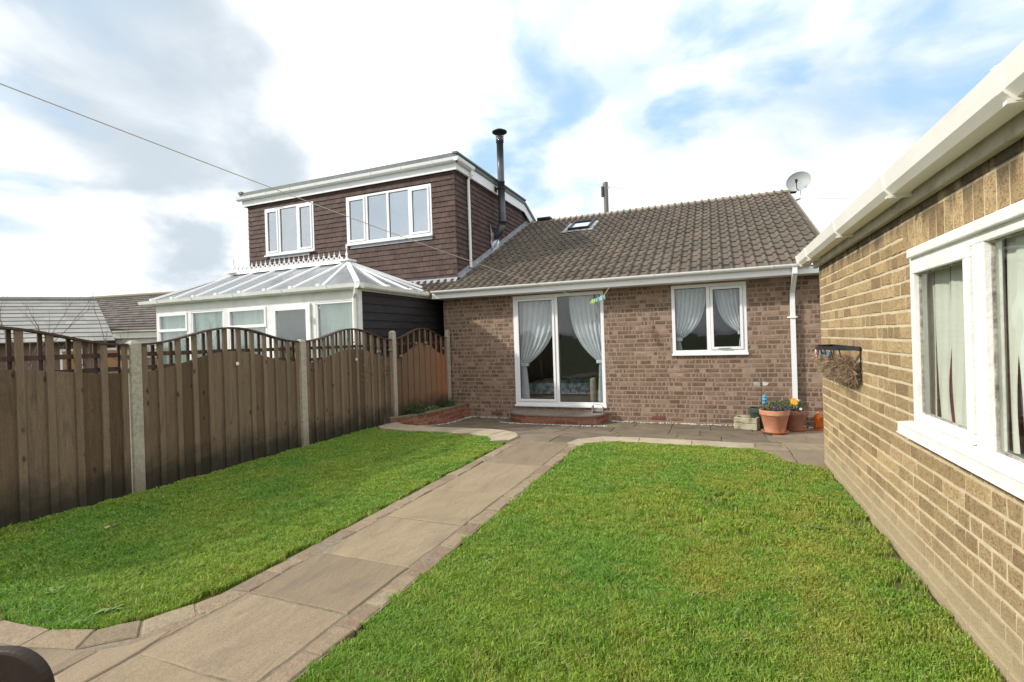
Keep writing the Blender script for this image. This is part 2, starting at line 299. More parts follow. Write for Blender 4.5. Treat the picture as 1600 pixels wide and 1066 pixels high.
ROPE = mat('line_cord', [(.45, .42, .34), (.55, .52, .45)], 30, bump=0)
AQUA = mat('aqua_peg_plastic', [(.22, .50, .46), (.35, .62, .58)], 20, rough=.5, bump=0)
LIME = mat('lime_peg_plastic', [(.45, .62, .10), (.55, .70, .18)], 20, rough=.5, bump=0)
BLUEG = mat('blue_glass_ornament', [(.01, .12, .30), (.10, .45, .62)], 45, rough=.25, bump=.5)
YELLOWP = mat('yellow_petal', [(.85, .38, .01), (.9, .50, .02)], 20, bump=0)
PURPLEP = mat('purple_petal', [(.05, .02, .10), (.12, .08, .2)], 20, bump=0)
AMBER = mat('amber_glass', [(.55, .13, .01), (.75, .22, .02)], 12, rough=.15, bump=.2, transl=.4)
REDM = mat('red_enamel', [(.5, .03, .03), (.6, .05, .04)], 20, rough=.3, bump=0)
WHITEM = mat('white_enamel', [(.7, .7, .68), (.8, .8, .78)], 20, rough=.3, bump=0)
YELM = mat('yellow_enamel', [(.55, .42, .03), (.6, .5, .05)], 20, rough=.3, bump=0)
BROWNP = mat('dark_brown_wood', [(.020, .011, .008), (.042, .022, .016)], 8, rough=.55, bump=.15)
POLEW = mat('telegraph_pole_wood', [(.14, .125, .105), (.24, .22, .19)], 5, bump=.3, stretch=(4, 4, .5))
LOGE = mat('cut_log_face', [(.38, .24, .13), (.5, .34, .2)], 10, bump=.1)
BARK = mat('bark', [(.06, .045, .035), (.12, .09, .07)], 14, bump=.8)
GL_DOOR = glass('window_glass', (.97, .98, .98), 1.1)
GL_SKY = glass('upstairs_window_glass', (.75, .82, .85), 1.2, base=.38)
GL_CONS = glass('conservatory_glass', (.93, .97, .95), 1.4, base=.05)
GL_OLD = glass('dusty_garage_glass', (.96, .97, .95), .75, base=.0)

# ------------------------------------------------------------------ levels: the lawn and path lie higher than the patio, the ground falls to the house
LV = .18
def hg(y):
    t = min(max((y - 6.3) / 2.0, 0), 1); return LV - LV * (t * t * (3 - 2 * t))
YF = 9.03      # face of the bungalow's rear wall
XG = 1.0       # face of the garage's side wall

# ground sheet
mb = MB()
xs = [-500, -60, -20, 20, 60, 500]
ys = [-500, -60, -10, 5] + [6.2 + .2 * i for i in range(12)] + [9.2, 14, 60, 500]
for i in range(len(xs)-1):
    for j in range(len(ys)-1):
        mb.quad((xs[i], ys[j], hg(ys[j])-.035), (xs[i+1], ys[j], hg(ys[j])-.035), (xs[i+1], ys[j+1], hg(ys[j+1])-.035), (xs[i], ys[j+1], hg(ys[j+1])-.035))
struct(mb.build('ground', mat('earth_and_turf', [(.035, .04, .016), (.05, .075, .02), (.07, .09, .03)], 2.5, rough=1, bump=.6, bscale=14)))

# ------------------------------------------------------------------ brickwork
def brick_panel(mb, T, u0, u1, v0, v1, holes, course, bl, joint=.010, header=.3, proud=.006, jit=.0015, seed=1, soldier=None, lens=None, e=.0035):
    """bricks as separate raised blocks (material 0) on a mortar bed (material 1); T(u,v,w) -> world, w outward"""
    rd = random.Random(seed)
    # mortar bed as slabs round the holes
    us = sorted(set([u0, u1] + [h[0] for h in holes] + [h[1] for h in holes])); vs = sorted(set([v0, v1] + [h[2] for h in holes] + [h[3] for h in holes]))
    mb.mi = 1; mb.rn = .5
    for i in range(len(us)-1):
        for j in range(len(vs)-1):
            cu = (us[i]+us[i+1])/2; cv_ = (vs[j]+vs[j+1])/2
            if u0 <= cu <= u1 and v0 <= cv_ <= v1 and not any(h[0] < cu < h[1] and h[2] < cv_ < h[3] for h in holes):
                mb.box(us[i], us[i+1], vs[j], vs[j+1], -.22, 0, T)
    mb.mi = 0
    n = int(round((v1-v0)/course)); course = (v1-v0)/n
    for c in range(n):
        va = v0 + c*course + joint/2; vb = va + course - joint
        # blocked intervals
        blk = sorted([(h[0], h[1]) for h in holes if h[2] < vb - .3*course and h[3] > va + .3*course] + ([(soldier[0], soldier[1])] if soldier and va > soldier[2] - .03 and vb < soldier[3] + .03 else []))
        segs = []; a = u0
        for (p, q) in blk:
            if p > a: segs.append((a, min(p, u1)))
            a = max(a, q)
        if a < u1: segs.append((a, u1))
        for (a, b) in segs:
            x = a - (rd.random() * bl if rd.random() < .5 else (c % 2) * bl / 2)
            while x < b - .02:
                L = rd.choice(lens) if lens else (bl/2 if rd.random() < header else bl)
                if lens and rd.random() < .16: x += rd.uniform(.02, .10); continue
                p = max(x + joint/2, a + .001); q = min(x + L - joint/2, b - .001); x += L
                if q - p < .022: continue
                mb.rn = rd.random()*(.5 if (header > .4 and L < bl) else 1)
                j = lambda s=jit: rd.uniform(-s, s)
                pr = proud + rd.uniform(-.4, .4)*proud; jd = lambda: rd.uniform(-.22, .22)*proud
                lo = [(p+j(), va+j(), .0005), (q+j(), va+j(), .0005), (q+j(), vb+j(), .0005), (p+j(), vb+j(), .0005)]
                hi = [(lo[0][0]+e, lo[0][1]+e, pr+jd()), (lo[1][0]-e, lo[1][1]+e, pr+jd()), (lo[2][0]-e, lo[2][1]-e, pr+jd()), (lo[3][0]+e, lo[3][1]-e, pr+jd())]
                mb.add([T(*t) for t in lo + hi], [(4, 5, 6, 7), (0, 1, 5, 4), (1, 2, 6, 5), (2, 3, 7, 6), (3, 0, 4, 7)])
    if soldier:
        x = soldier[0]; w_ = .092
        while x < soldier[1] - .03:
            p = x + .008; q = min(x + w_ - .008, soldier[1]); x += w_; va = soldier[2] + .005; vb = soldier[3] - .005; mb.rn = rd.random(); pr = proud; e = .0035
            lo = [(p, va, .0005), (q, va, .0005), (q, vb, .0005), (p, vb, .0005)]; hi = [(p+e, va+e, pr), (q-e, va+e, pr), (q-e, vb-e, pr), (p+e, vb-e, pr)]
            mb.add([T(*t) for t in lo + hi], [(4, 5, 6, 7), (0, 1, 5, 4), (1, 2, 6, 5), (2, 3, 7, 6), (3, 0, 4, 7)])
def TF(o, u, n):                      # wall frame
    o = Vector(o); u = Vector(u); n = Vector(n); z = Vector((0, 0, 1))
    return lambda a, b, c: tuple(o + u*a + z*b + n*c)
TH = TF((0, YF, 0), (1, 0, 0), (0, -1, 0))       # rear wall of the bungalow: u = world X
TG = TF((XG, 0, 0), (0, -1, 0), (-1, 0, 0))      # garage wall: u = -Y
TD = TF((0, 9.45, 0), (1, 0, 0), (0, -1, 0))     # dormer front
TS = TF((-5.07, 0, 0), (0, 1, 0), (1, 0, 0))     # dormer side: u = Y
TC = TF((0, 6.7, 0), (1, 0, 0), (0, -1, 0))      # conservatory front
TCs = TF((-5.45, 0, 0), (0, 1, 0), (1, 0, 0))    # conservatory side

def window(parent, name, T, u0, u1, v0, v1, lights, w0=-.06, fw=.055, depth=.065, framemat=None, glassmat=None, sill=True, sash=None, sillw=.05, silln='sill', mw=.03):
    """outer frame with mullions; lights = list of right edges as fractions; sash = indices of opening lights with their own frame"""
    fm = framemat or UPVC; f = MB(); wa, wb = w0, w0 + depth
    f.box(u0, u1, v1-fw, v1, wa, wb, T); f.box(u0, u1, v0, v0+fw, wa, wb, T)
    f.box(u0, u0+fw, v0+fw, v1-fw, wa, wb, T); f.box(u1-fw, u1, v0+fw, v1-fw, wa, wb, T)
    edges = [u0+fw] ; cuts = []
    for c in lights[:-1]:
        x = u0 + (u1-u0)*c; f.box(x-mw, x+mw, v0+fw, v1-fw, wa, wb, T); cuts.append(x)
    fo = f.build(name, fm, parent, bevel=.004)
    ls = [u0+fw] + [c+mw for c in cuts]; rs = [c-mw for c in cuts] + [u1-fw]
    for i, (a, b) in enumerate(zip(ls, rs)):
        if sash and i in sash:
            s = MB(); k = .048; c0, c1 = v0+fw, v1-fw
            g_ = MB(); g_.box(a+.001, b-.001, c0+.001, c1-.001, wb-.012, wb-.006, T); 
            s.box(a+.004, b-.004, c1-k, c1-.004, wb-.03, wb+.014, T); s.box(a+.004, b-.004, c0+.004, c0+k, wb-.03, wb+.014, T)
            s.box(a+.004, a+k, c0+k, c1-k, wb-.03, wb+.014, T); s.box(b-k, b-.004, c0+k, c1-k, wb-.03, wb+.014, T)
            s.build('sash', fm, fo, bevel=.004)
            ga, gb, gc, gd, gw = a+k, b-k, c0+k, c1-k, wb-.016
        else: ga, gb, gc, gd, gw = a, b, v0+fw, v1-fw, wb-.03
        q = MB(); t_ = .008
        for (x0, x1, y0, y1) in ((ga, gb, gc, gc+t_), (ga, gb, gd-t_, gd), (ga, ga+t_, gc+t_, gd-t_), (gb-t_, gb, gc+t_, gd-t_)): q.box(x0, x1, y0, y1, gw-.004, gw+.006, T)
        q.build('gasket', PUTTY if framemat else GASKET, fo)
        p = MB(); p.box(ga+.002, gb-.002, gc+.002, gd-.002, gw-.003, gw, T); p.build('pane', glassmat or GL_DOOR, fo)
    if sill:
        s = MB(); s.box(u0-.012, u1+.012, v0-.035, v0-.001, w0-.01, w0+depth+sillw, T); s.build(silln, fm, fo, bevel=.005)
    return fo

# ------------------------------------------------------------------ the bungalow
bung = thing('bungalow', 'brown brick bungalow with tiled roof, patio door and one small window', 'bungalow', (-1.75, YF, 0))
DOOR = (-3.63, -1.86, .27, 2.37); WIN = (-.68, .495, 1.20, 2.37)
mb = MB(); brick_panel(mb, TH, -5.18, 1.62, -.05, 2.40, [DOOR, WIN], .0766, .225, header=.5, seed=3, joint=.020, proud=.0035, lens=[.05, .065, .075, .10, .11, .15, .19, .23], e=.007)
mb.mi = 1
for (x0, x1, y0, y1) in ((-5.18, -4.96, YF+.22, 19.0), (1.40, 1.62, YF+.22, 19.0), (-4.96, 1.40, 18.78, 19.0)): mb.box(x0, x1, y0, y1, -.05, 2.40)
mb.poly([(1.51, YF, 2.41), (1.51, 19, 2.41), (1.51, 14.1, 4.74)])
mb.build('wall', [HBRICK, HMORT], bung)
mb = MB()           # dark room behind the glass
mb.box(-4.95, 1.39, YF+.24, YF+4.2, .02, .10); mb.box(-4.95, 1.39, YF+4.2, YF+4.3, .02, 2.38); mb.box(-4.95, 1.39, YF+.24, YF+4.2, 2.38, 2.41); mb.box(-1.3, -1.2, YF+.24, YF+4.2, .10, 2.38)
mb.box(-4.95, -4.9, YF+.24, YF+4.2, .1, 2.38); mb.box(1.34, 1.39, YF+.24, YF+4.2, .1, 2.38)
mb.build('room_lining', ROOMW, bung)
pd = window(bung, 'patio_door', TH, *DOOR, [.49, 1], w0=-.07, fw=.06, sash=[0], depth=.075, sillw=.03)
wn_ = window(bung, 'window', TH, *WIN, [.5, 1], w0=-.075, fw=.055, sash=[1], depth=.075, sillw=.045)
mb = MB(); mb.box(-.16+.2, .0+.22, 1.285, 1.30, .02, .045, TH); mb.build('window_stay', UPVC, wn_)
# roof: double-roll interlocking tiles, eave at y=8.72
PIT = radians(25); cP, sP = cos(PIT), sin(PIT)
EY, EZ = 8.70, 2.50
def roof_tiles(mb, x0, x1, s0, s1, keep=None, gauge=.345, tw=.168, seed=5):
    rd = random.Random(seed); prof = [(0, 0), (.055, .0), (.090, .001), (.100, .022), (.118, .040), (.136, .042), (.154, .028), (.168, .001)]
    n = int(math.ceil((s1-s0)/gauge)); nx = int((x1-x0)/tw)
    for c in range(n):
        a = s0 + c*gauge; b = min(a + gauge + .04, s1 + .02)
        for k in range(nx):
            xa = x0 + k*tw
            if k % 2 == 0: dn = rd.uniform(-.004, .004); rn = rd.random(); tl = rd.uniform(-.004, .004)
            if keep and not keep(xa + tw/2, a + gauge/2): continue
            mb.rn = rn; vs = []
            for (s_, lift) in ((a + tl, .024 + dn), (b, .0)):
                for (u, h) in prof:
                    hh = h + lift; vs.append((xa+u, EY + s_*cP - hh*sP, EZ + s_*sP + hh*cP))
            m = len(prof)
            for (u, h) in prof: hh = .002 + h*.9; vs.append((xa+u, EY + (a+tl)*cP - hh*sP, EZ + (a+tl)*sP + hh*cP))
            fs = [(i, i+1, m+i+1, m+i) for i in range(m-1)] + [(2*m+i, 2*m+i+1, i+1, i) for i in range(m-1)]
            mb.add(vs, fs)
SLMAX = (14.05 - EY)/cP
mb = MB()
SKX0, SKX1, SKS0, SKS1 = -3.42, -2.86, (12.45-EY)/cP, (13.15-EY)/cP
roof_tiles(mb, -5.05, 1.78, 0, SLMAX, keep=lambda x, s: not (SKX0-.02 < x < SKX1+.02 and SKS0-.05 < s < SKS1+.05))
mb.rn = .4
def rp(x, s, h=0): return (x, EY + s*cP - h*sP, EZ + s*sP + h*cP)
mb.quad(rp(-5.05, 0, -.01), rp(1.76, 0, -.01), rp(1.76, SLMAX, -.01), rp(-5.05, SLMAX, -.01))
mb.box(-5.05, 1.76, EY+.03, 14.05, 2.42, 2.44); 
mb.quad((-5.05, 14.06, 4.99), (1.76, 14.06, 4.99), (1.76, 19.4, 2.50), (-5.05, 19.4, 2.50))
mb.quad((1.765, EY+.02, 2.44), (1.765, 19.3, 2.46), (1.765, 14.06, 4.95), (1.765, 14.05, 4.95))
mb.build('roof_tiles', TILE, bung)
mb = MB(); x = -5.1; rd = random.Random(2)
while x < 1.74:
    mb.rn = rd.random(); L = .44; pr = [(sin(a)*.125, cos(a)*.085) for a in [radians(t) for t in range(-90, 91, 22)]]; z0 = 4.94 + rd.uniform(-.002, .002)
    vs = [(xx, 14.05 + p*(1+k*.06), z0 + q + k*.005) for (xx, k) in ((x, 1), (x+L+.02, 0)) for (p, q) in pr]; m = len(pr)
    mb.add(vs, [(i, i+1, m+i+1, m+i) for i in range(m-1)] + [tuple(range(m)), tuple(range(m, 2*m))]); x += L
mb.build('ridge_tiles', RIDGE, bung)
mb = MB(); mb.box(-4.75, -4.35, 13.9, 14.2, 5.02, 5.09); mb.build('ridge_vent', GASKET, bung, bevel=.01)
# verge cement and barge
mb = MB(); mb.poly([rp(1.77, 0, -.02), rp(1.77, SLMAX, -.02), rp(1.77, SLMAX, .03), rp(1.77, 0, .03)]); 
v2 = [rp(1.785, 0, -.10), rp(1.785, SLMAX, -.10), rp(1.785, SLMAX, .012), rp(1.785, 0, .012), rp(1.765, 0, -.10), rp(1.765, SLMAX, -.10), rp(1.765, SLMAX, .012), rp(1.765, 0, .012)]
mb.add(v2, [(0, 1, 2, 3), (4, 7, 6, 5), (3, 2, 6, 7), (0, 4, 5, 1), (0, 3, 7, 4)]); mb.build('verge', RMORT, bung)
# skylight
mb = MB()
def rbox(mb, x0, x1, s0, s1, h0, h1): mb.box(x0, x1, s0, s1, h0, h1, lambda x, s, h: rp(x, s, h))
rbox(mb, SKX0, SKX1, SKS0, SKS0+.05, 0, .10); rbox(mb, SKX0, SKX1, SKS1-.05, SKS1, 0, .10); rbox(mb, SKX0, SKX0+.05, SKS0+.05, SKS1-.05, 0, .10); rbox(mb, SKX1-.05, SKX1, SKS0+.05, SKS1-.05, 0, .10)
sk = mb.build('skylight', IRON, bung, bevel=.006)
mb = MB(); rbox(mb, SKX0+.05, SKX1-.05, SKS0+.05, SKS1-.05, .06, .07); mb.build('pane', glass('rooflight_glass', (.5, .55, .6), 3, base=.35), sk)
mb = MB(); rbox(mb, SKX0-.14, SKX1+.14, SKS0-.16, SKS0-.001, .034, .042); rbox(mb, SKX0-.12, SKX0-.002, SKS0, SKS1, .036, .05); rbox(mb, SKX1+.002, SKX1+.12, SKS0, SKS1, .036, .05); mb.build('flashing', LEAD, sk)
# fascia, soffit, gutter, downpipe
mb = MB(); mb.box(-5.25, 1.80, EY-.005, EY+.018, 2.395, 2.545); mb.box(-5.25, 1.80, EY+.019, YF-.002, 2.397, 2.41); fa = mb.build('fascia', UPVC, bung, bevel=.003)
def gutter(x0, x1, T, parent, m, r=.052, brk=None, name='gutter', sq=False):
    """u along, v up, w outward; back edge at w=0, rim at v=0"""
    g_ = MB()
    if sq: pr = [(0, 0), (0, -.07), (.012, -.085), (.075, -.085), (.10, -.06), (.112, 0), (.104, 0), (.094, -.055), (.072, -.078), (.014, -.078), (.008, -.07), (.008, 0)]
    else: pr = [(r - r*cos(a), -r*sin(a)) for a in [pi*k/10 for k in range(11)]] ; pr += [(p[0]*.92+r*.08, p[1]*.9) for p in pr[::-1]]
    m_ = len(pr); vs = [T(u, v, w) for u in (x0, x1) for (w, v) in pr]
    g_.add(vs, [(i, (i+1) % m_, m_+(i+1) % m_, m_+i) for i in range(m_)])
    g_.add([T(x0, v, w) for (w, v) in pr[:m_//2]], [tuple(range(m_//2))]); g_.add([T(x1, v, w) for (w, v) in pr[:m_//2]], [tuple(range(m_//2))])
    go = g_.build(name, m, parent, smooth=False)
    for bx in (brk or []):
        b_ = MB(); wd = .028 if isinstance(bx, (int, float)) else bx[1]; bx0 = bx if isinstance(bx, (int, float)) else bx[0]
        h = m_//2; o_ = [((p[0]-.05)*1.10+.05, p[1]*1.10) for p in pr[:h]]
        vs = [T(u, v, w) for u in (bx0-wd/2, bx0+wd/2) for (w, v) in o_]
        b_.add(vs, [(i, i+1, h+i+1, h+i) for i in range(h-1)] + [tuple(range(h)), tuple(range(h, 2*h))])
        b_.build('gutter_bracket', m, go)
    return go
Tg = lambda u, v, w: (u, EY-.006-w, 2.545+v+.004*(u+5)*0)
gutter(-5.22, 1.36, Tg, bung, UPVC, brk=[-4.4, -3.45, -2.55, -1.75, (-.95, .09), -.05, .85, (1.17, .10)])
mb = MB()
px_ = 1.15
pp = [(EY-.055, 2.50), (EY-.055, 2.40), (YF-.06, 2.13), (YF-.045, 2.03), (YF-.045, .22)]
for (ya_, za_), (yb_, zb_) in zip(pp, pp[1:]):
    mb.add([(px_+sx*.033, y_+sy*.033, z_) for (y_, z_) in ((ya_, za_), (yb_, zb_)) for sx in (-1, 1) for sy in (-1, 1)], [(0, 1, 5, 4), (2, 6, 7, 3), (0, 4, 6, 2), (1, 3, 7, 5), (4, 5, 7, 6), (0, 2, 3, 1)])
dp = mb.build('downpipe', UPVC, bung)
for zc in (1.75, .43):
    mb = MB(); mb.box(px_-.075, px_+.075, YF-.03, YF-.008, zc-.012, zc+.012); mb.box(px_-.044, px_+.044, YF-.094, YF-.01, zc-.015, zc+.015); mb.build('pipe_clip', UPVC, dp)
for ax in (-.95, -4.05):
    mb = MB(); mb.box(ax-.11, ax+.11, .055, .115, .004, .011, TH)
    for i in range(8): mb.box(ax-.095+i*.025, ax-.083+i*.025, .065, .105, .011, .014, TH)
    mb.build('air_brick', mat('air_brick_red', [(.15, .06, .045), (.22, .09, .06)], 10) if ax > -2 else bpy.data.materials['air_brick_red'], bung)

# ------------------------------------------------------------------ the neighbour's dormer house
dh = thing('dormer_house', 'adjoining house with dark brown tile-hung dormer and two white windows above conservatory', 'house', (-8.1, 9.45, 0))
DX0, DX1, DZ1 = -11.1, -5.07, 5.24
mb = MB()
mb.box(-11.2, -5.30, 10.2, 18.8, -.05, 2.5)        # ground floor
mb.build('wall', HMORT, dh)
mb = MB(); rd = random.Random(9)
W1 = (-10.51, -8.92, 3.85, 5.03); W2 = (-7.93, -5.62, 3.87, 4.98)
def hung(mb, T, u0, u1, v0, v1, holes, base=lambda u: -9, g_=.113, tw=.168):
    v = v0; c = 0
    while v < v1 - .02:
        x = u0 - (c % 2)*tw/2
        while x < u1:
            a = max(x+.0015, u0); b = min(x+tw-.0015, u1); x += tw
            t = min(v+g_+.03, v1)
            if b-a < .02: continue
            cu = (a+b)/2; cvv = v+g_/2
            if v+g_*.8 < base(cu): continue
            hit = [h for h in holes if h[0] < b and h[1] > a and h[2] < v+g_*.6 and h[3] > v+g_*.4]
            if hit:
                h = hit[0]
                if a < h[0] - .01: b = h[0]
                elif b > h[1] + .01: a = h[1]
                else: continue
            mb.rn = rd.random(); j = rd.uniform(-.003, .003); o = .034 + rd.uniform(-.003, .003)
            vs = [T(a, v+j, o), T(b, v+j, o), T(b, t, .014), T(a, t, .014), T(a, v+j, o-.016), T(b, v+j, o-.016), T(b, t, .0), T(a, t, .0)]
            mb.add(vs, [(0, 1, 2, 3), (0, 4, 5, 1), (0, 3, 7, 4), (1, 5, 6, 2)])
        v += g_; c += 1
roofz = lambda y: EZ + (y-EY)*sP/cP
hung(mb, TD, DX0, DX1+.03, 2.86, DZ1, [W1, W2])
hung(mb, TS, 9.45-.03, 14.2, 2.86, DZ1, [], base=lambda y: roofz(y)-.02)
mb.rn = .3
for (a, b, c, d) in ((DX0, W1[0], 2.7, DZ1), (W1[0], W1[1], 2.7, W1[2]), (W1[0], W1[1], W1[3], DZ1), (W1[1], W2[0], 2.7, DZ1), (W2[0], W2[1], 2.7, W2[2]), (W2[0], W2[1], W2[3], DZ1), (W2[1], DX1-.1, 2.7, DZ1)): mb.box(a, b, c, d, -.1, .004, TD)
mb.box(9.45, 14.4, 2.7, DZ1, -.1, .004, TS)
mb.box(DX0, DX0+.1, 9.56, 14.3, 2.7, DZ1); mb.box(DX0, DX1, 14.3, 14.4, 2.7, DZ1)
mb.build('hung_tile_cladding', HUNG, dh)
mb = MB(); mb.box(DX0+.12, DX1-.12, 12.2, 12.3, 2.8, DZ1); mb.box(DX0+.12, DX1-.12, 9.6, 12.2, 2.8, 2.86); mb.box(-8.3, -8.2, 9.6, 12.2, 2.86, DZ1)
mb.build('room_lining', mat('upstairs_room', [(.30, .31, .32), (.36, .37, .38)], 3, bump=0), dh)
window(dh, 'window', TD, *W1, [.30, .68, 1], w0=-.03, fw=.05, glassmat=GL_SKY, sash=[0, 2], sillw=.05)
window(dh, 'window', TD, *W2, [.25, .505, .755, 1], w0=-.03, fw=.05, glassmat=GL_SKY, sash=[0, 3], sillw=.05)
for (a, b, c) in ((W1[0]+.15, W1[1]-.15, W1[2]), (W2[0]+.1, W2[1]-.0, W2[2])):
    mb = MB(); mb.box(a, b, c-.10, c-.036, .036, .044, TD); mb.build('lead_apron', LEAD, dh)
# dormer roof: felt deck, white fascias, gutter
mb = MB(); mb.box(DX0-.16, DX1+.14, 9.32, 13.45, 5.40, 5.49)
mb.add([(DX0-.16, 13.45, 5.49), (DX1+.14, 13.45, 5.49), (DX1+.14, 14.45, 5.10), (DX0-.16, 14.45, 5.10), (DX0-.16, 13.45, 5.40), (DX1+.14, 13.45, 5.40), (DX1+.14, 14.45, 5.01), (DX0-.16, 14.45, 5.01)], [(0, 1, 2, 3), (4, 7, 6, 5), (1, 5, 6, 2), (0, 3, 7, 4), (2, 6, 7, 3)])
mb.box(DX1+.06, DX1+.17, 9.30, 13.45, 5.491, 5.53); mb.box(DX0-.18, DX0-.07, 9.30, 13.45, 5.491, 5.55); mb.box(DX0-.05, DX1+.05, 9.33, 9.42, 5.491, 5.52)
mb.build('roof', FELT, dh)
mb = MB(); mb.box(DX0-.13, DX1+.11, 9.36, 9.385, 5.17, 5.399)
mb.box(DX1+.085, DX1+.112, 9.386, 13.43, 5.18, 5.399); mb.box(DX0-.13, DX0-.10, 9.386, 13.4, 5.18, 5.399)
mb.box(DX0-.1, DX1+.084, 9.386, 9.448, 5.19, 5.20); mb.box(DX1+.036, DX1+.084, 9.45, 13.4, 5.19, 5.20)
mb.add([(DX1+.085, 13.43, 5.18), (DX1+.085, 13.43, 5.399), (DX1+.085, 14.3, 5.05), (DX1+.085, 14.3, 4.85), (DX1+.112, 13.43, 5.18), (DX1+.112, 13.43, 5.399), (DX1+.112, 14.3, 5.05), (DX1+.112, 14.3, 4.85)], [(0, 1, 2, 3), (4, 7, 6, 5), (0, 3, 7, 4)])
mb.build('fascia', UPVC, dh)
gutter(DX0-.22, DX1+.20, lambda u, v, w: (u, 9.359-w, 5.40+v), dh, UPVC, brk=[-11.0, -10.3, -9.5, -8.7, -7.9, -7.1, -6.3, -5.5], sq=True)
gutter(9.25, 10.05, lambda u, v, w: (DX1+.113+w, u, 5.40+v), dh, UPVC, sq=True)
mb = MB(); mb.tube([(DX1+.16, 9.98, 5.32), (DX1+.16, 9.98, 5.22), (DX1+.075, 9.98, 5.12), (DX1+.075, 9.98, 3.17)], .033, 12); mb.build('downpipe', UPVC, dh)
# lead flashing where the dormer cheek meets the roof
mb = MB()
for i in range(12):
    a = i*.42; s0 = (9.45-EY)/cP
    mb.add([rp(DX1+.035, s0+a, .05), rp(DX1+.16, s0+a, .042), rp(DX1+.16, s0+a+.43, .042), rp(DX1+.035, s0+a+.43, .05), rp(DX1+.04, s0+a, .13), rp(DX1+.04, s0+a+.43, .13)], [(0, 1, 2, 3), (0, 3, 5, 4)])
mb.add([(DX0, 9.40, 2.90), (DX1+.05, 9.40, 2.90), (DX1+.05, 9.30, 2.80), (DX0, 9.30, 2.80)], [(0, 1, 2, 3)])
mb.build('lead_flashing', LEAD, dh)
# the tiled slope in front of the dormer, over to the left end of the house
mb = MB(); roof_tiles(mb, -11.3, -5.06, 0, (9.50-EY)/cP, seed=8); mb.rn = .4; mb.quad(rp(-11.3, 0, -.01), rp(-5.06, 0, -.01), rp(-5.06, .9, -.01), rp(-11.3, .9, -.01))
mb.build('roof_tiles', TILE, dh); mb = MB(); mb.quad((-11.2, 14.3, 5.0), (-5.06, 14.3, 5.0), (-5.06, 19.4, 2.5), (-11.2, 19.4, 2.5))
mb.build('rear_roof_slope', TILE, dh)
# flue
FX, FY = -4.80, 11.40
mb = MB(); mb.tube([(DX1+.05, FY+.02, 4.10), (FX-.10, FY+.01, 4.20), (FX, FY, 4.42)], .092, 16)
mb.lathe([(.0, 4.38), (.092, 4.38), (.092, 4.44), (.098, 4.44), (.098, 4.50), (.087, 4.50), (.087, 5.42), (.094, 5.42), (.094, 5.47), (.084, 5.47), (.084, 6.42), (.096, 6.42), (.096, 6.56), (0, 6.56)], (FX, FY, 0), 20)
fl = mb.build('flue', FLUEM, dh, smooth=False)
for p in fl.data.polygons: p.use_smooth = len(p.vertices) == 4
mb = MB()
for k in range(4): a = k*pi/2+.4; mb.tube([(FX+.08*cos(a), FY+.08*sin(a), 6.5), (FX+.10*cos(a), FY+.10*sin(a), 6.68)], .008, 5)
mb.lathe([(0, 6.64), (.17, 6.66), (.185, 6.67), (.185, 6.69), (.10, 6.735), (0, 6.75)], (FX, FY, 0), 24); mb.build('cowl', GASKET, fl)
mb = MB(); mb.lathe([(.098, 5.26), (.104, 5.26), (.104, 5.31), (.098, 5.31)], (FX, FY, 0), 20); mb.box(DX1+.11, FX-.09, FY-.015, FY+.015, 5.27, 5.30); mb.box(DX1+.112, DX1+.125, FY-.07, FY+.07, 5.22, 5.35); mb.box(FX-.2, FX-.17, FY-.03, FY+.03, 5.2, 5.38)
mb.build('wall_bracket', GASKET, fl)
mb = MB(); rd = random.Random(3)
g1 = [[(DX1+.045+rd.uniform(0, .03), FY-.26+.5*i/5, 3.80+.48*j/5+ (.12 if i == 0 else 0) - (.1*sin(i)) ) for j in range(6)] for i in range(6)]
for i in range(5):
    for j in range(5): mb.quad(g1[i][j], g1[i+1][j], g1[i+1][j+1], g1[i][j+1])
mb.build('foil_flashing', FOIL, fl)

# ------------------------------------------------------------------ conservatory
CX0, CX1, CY0, CY1, CZ = -10.55, -5.45, 6.70, 9.30, 2.42
cons = thing('conservatory', 'white conservatory with glazed hipped roof and spiked ridge behind the fence', 'conservatory', (-8.0, 6.7, LV-.04))
mb = MB(); 
for k in range(18):           # feathered horizontal boards
    z = -.02 + k*.14; mb.rn = random.random()
    mb.add([(CX1, CY0+.07, z), (CX1, 10.2, z), (CX1, 10.2, z+.16), (CX1, CY0+.07, z+.16), (CX1+.018, CY0+.07, z), (CX1+.018, 10.2, z), (CX1+.003, 10.2, z+.15), (CX1+.003, CY0+.07, z+.15)], [(4, 5, 6, 7), (0, 1, 5, 4), (0, 4, 7, 3)])
mb.box(CX1-.08, CX1-.001, CY0+.07, 10.2, -.02, 2.42)
mb.build('boarded_wall', BOARD, cons)
mb = MB()
mb.box(CX0, CX1+.02, CY0, CY0+.07, 2.27, 2.47); mb.box(CX0, CX1-.08, CY0, CY0+.07, .14, .72)
for (a, b) in ((CX0, CX0+.07), (-9.62, -9.50), (-8.62, -8.48), (-7.52, -7.38), (-6.46, -6.36), (-5.56, CX1+.02)): mb.box(a, b, CY0, CY0+.07, .72, 2.27)
mb.box(CX0, CX0+.07, CY0+.07, CY1, .14, 2.47); mb.box(CX1-.07, CX1+.03, CY0+.07, CY1+.9, 2.422, 2.50)
mb.box(CX0-.05, CX1+.04, CY0-.04, CY0-.001, 2.44, 2.53)
fr = mb.build('frame', UPVCD, cons, bevel=.004)
bays = [(-10.48, -9.62, 1), (-9.50, -8.62, 0), (-8.48, -7.52, 1), (-6.36, -5.56, 0)]
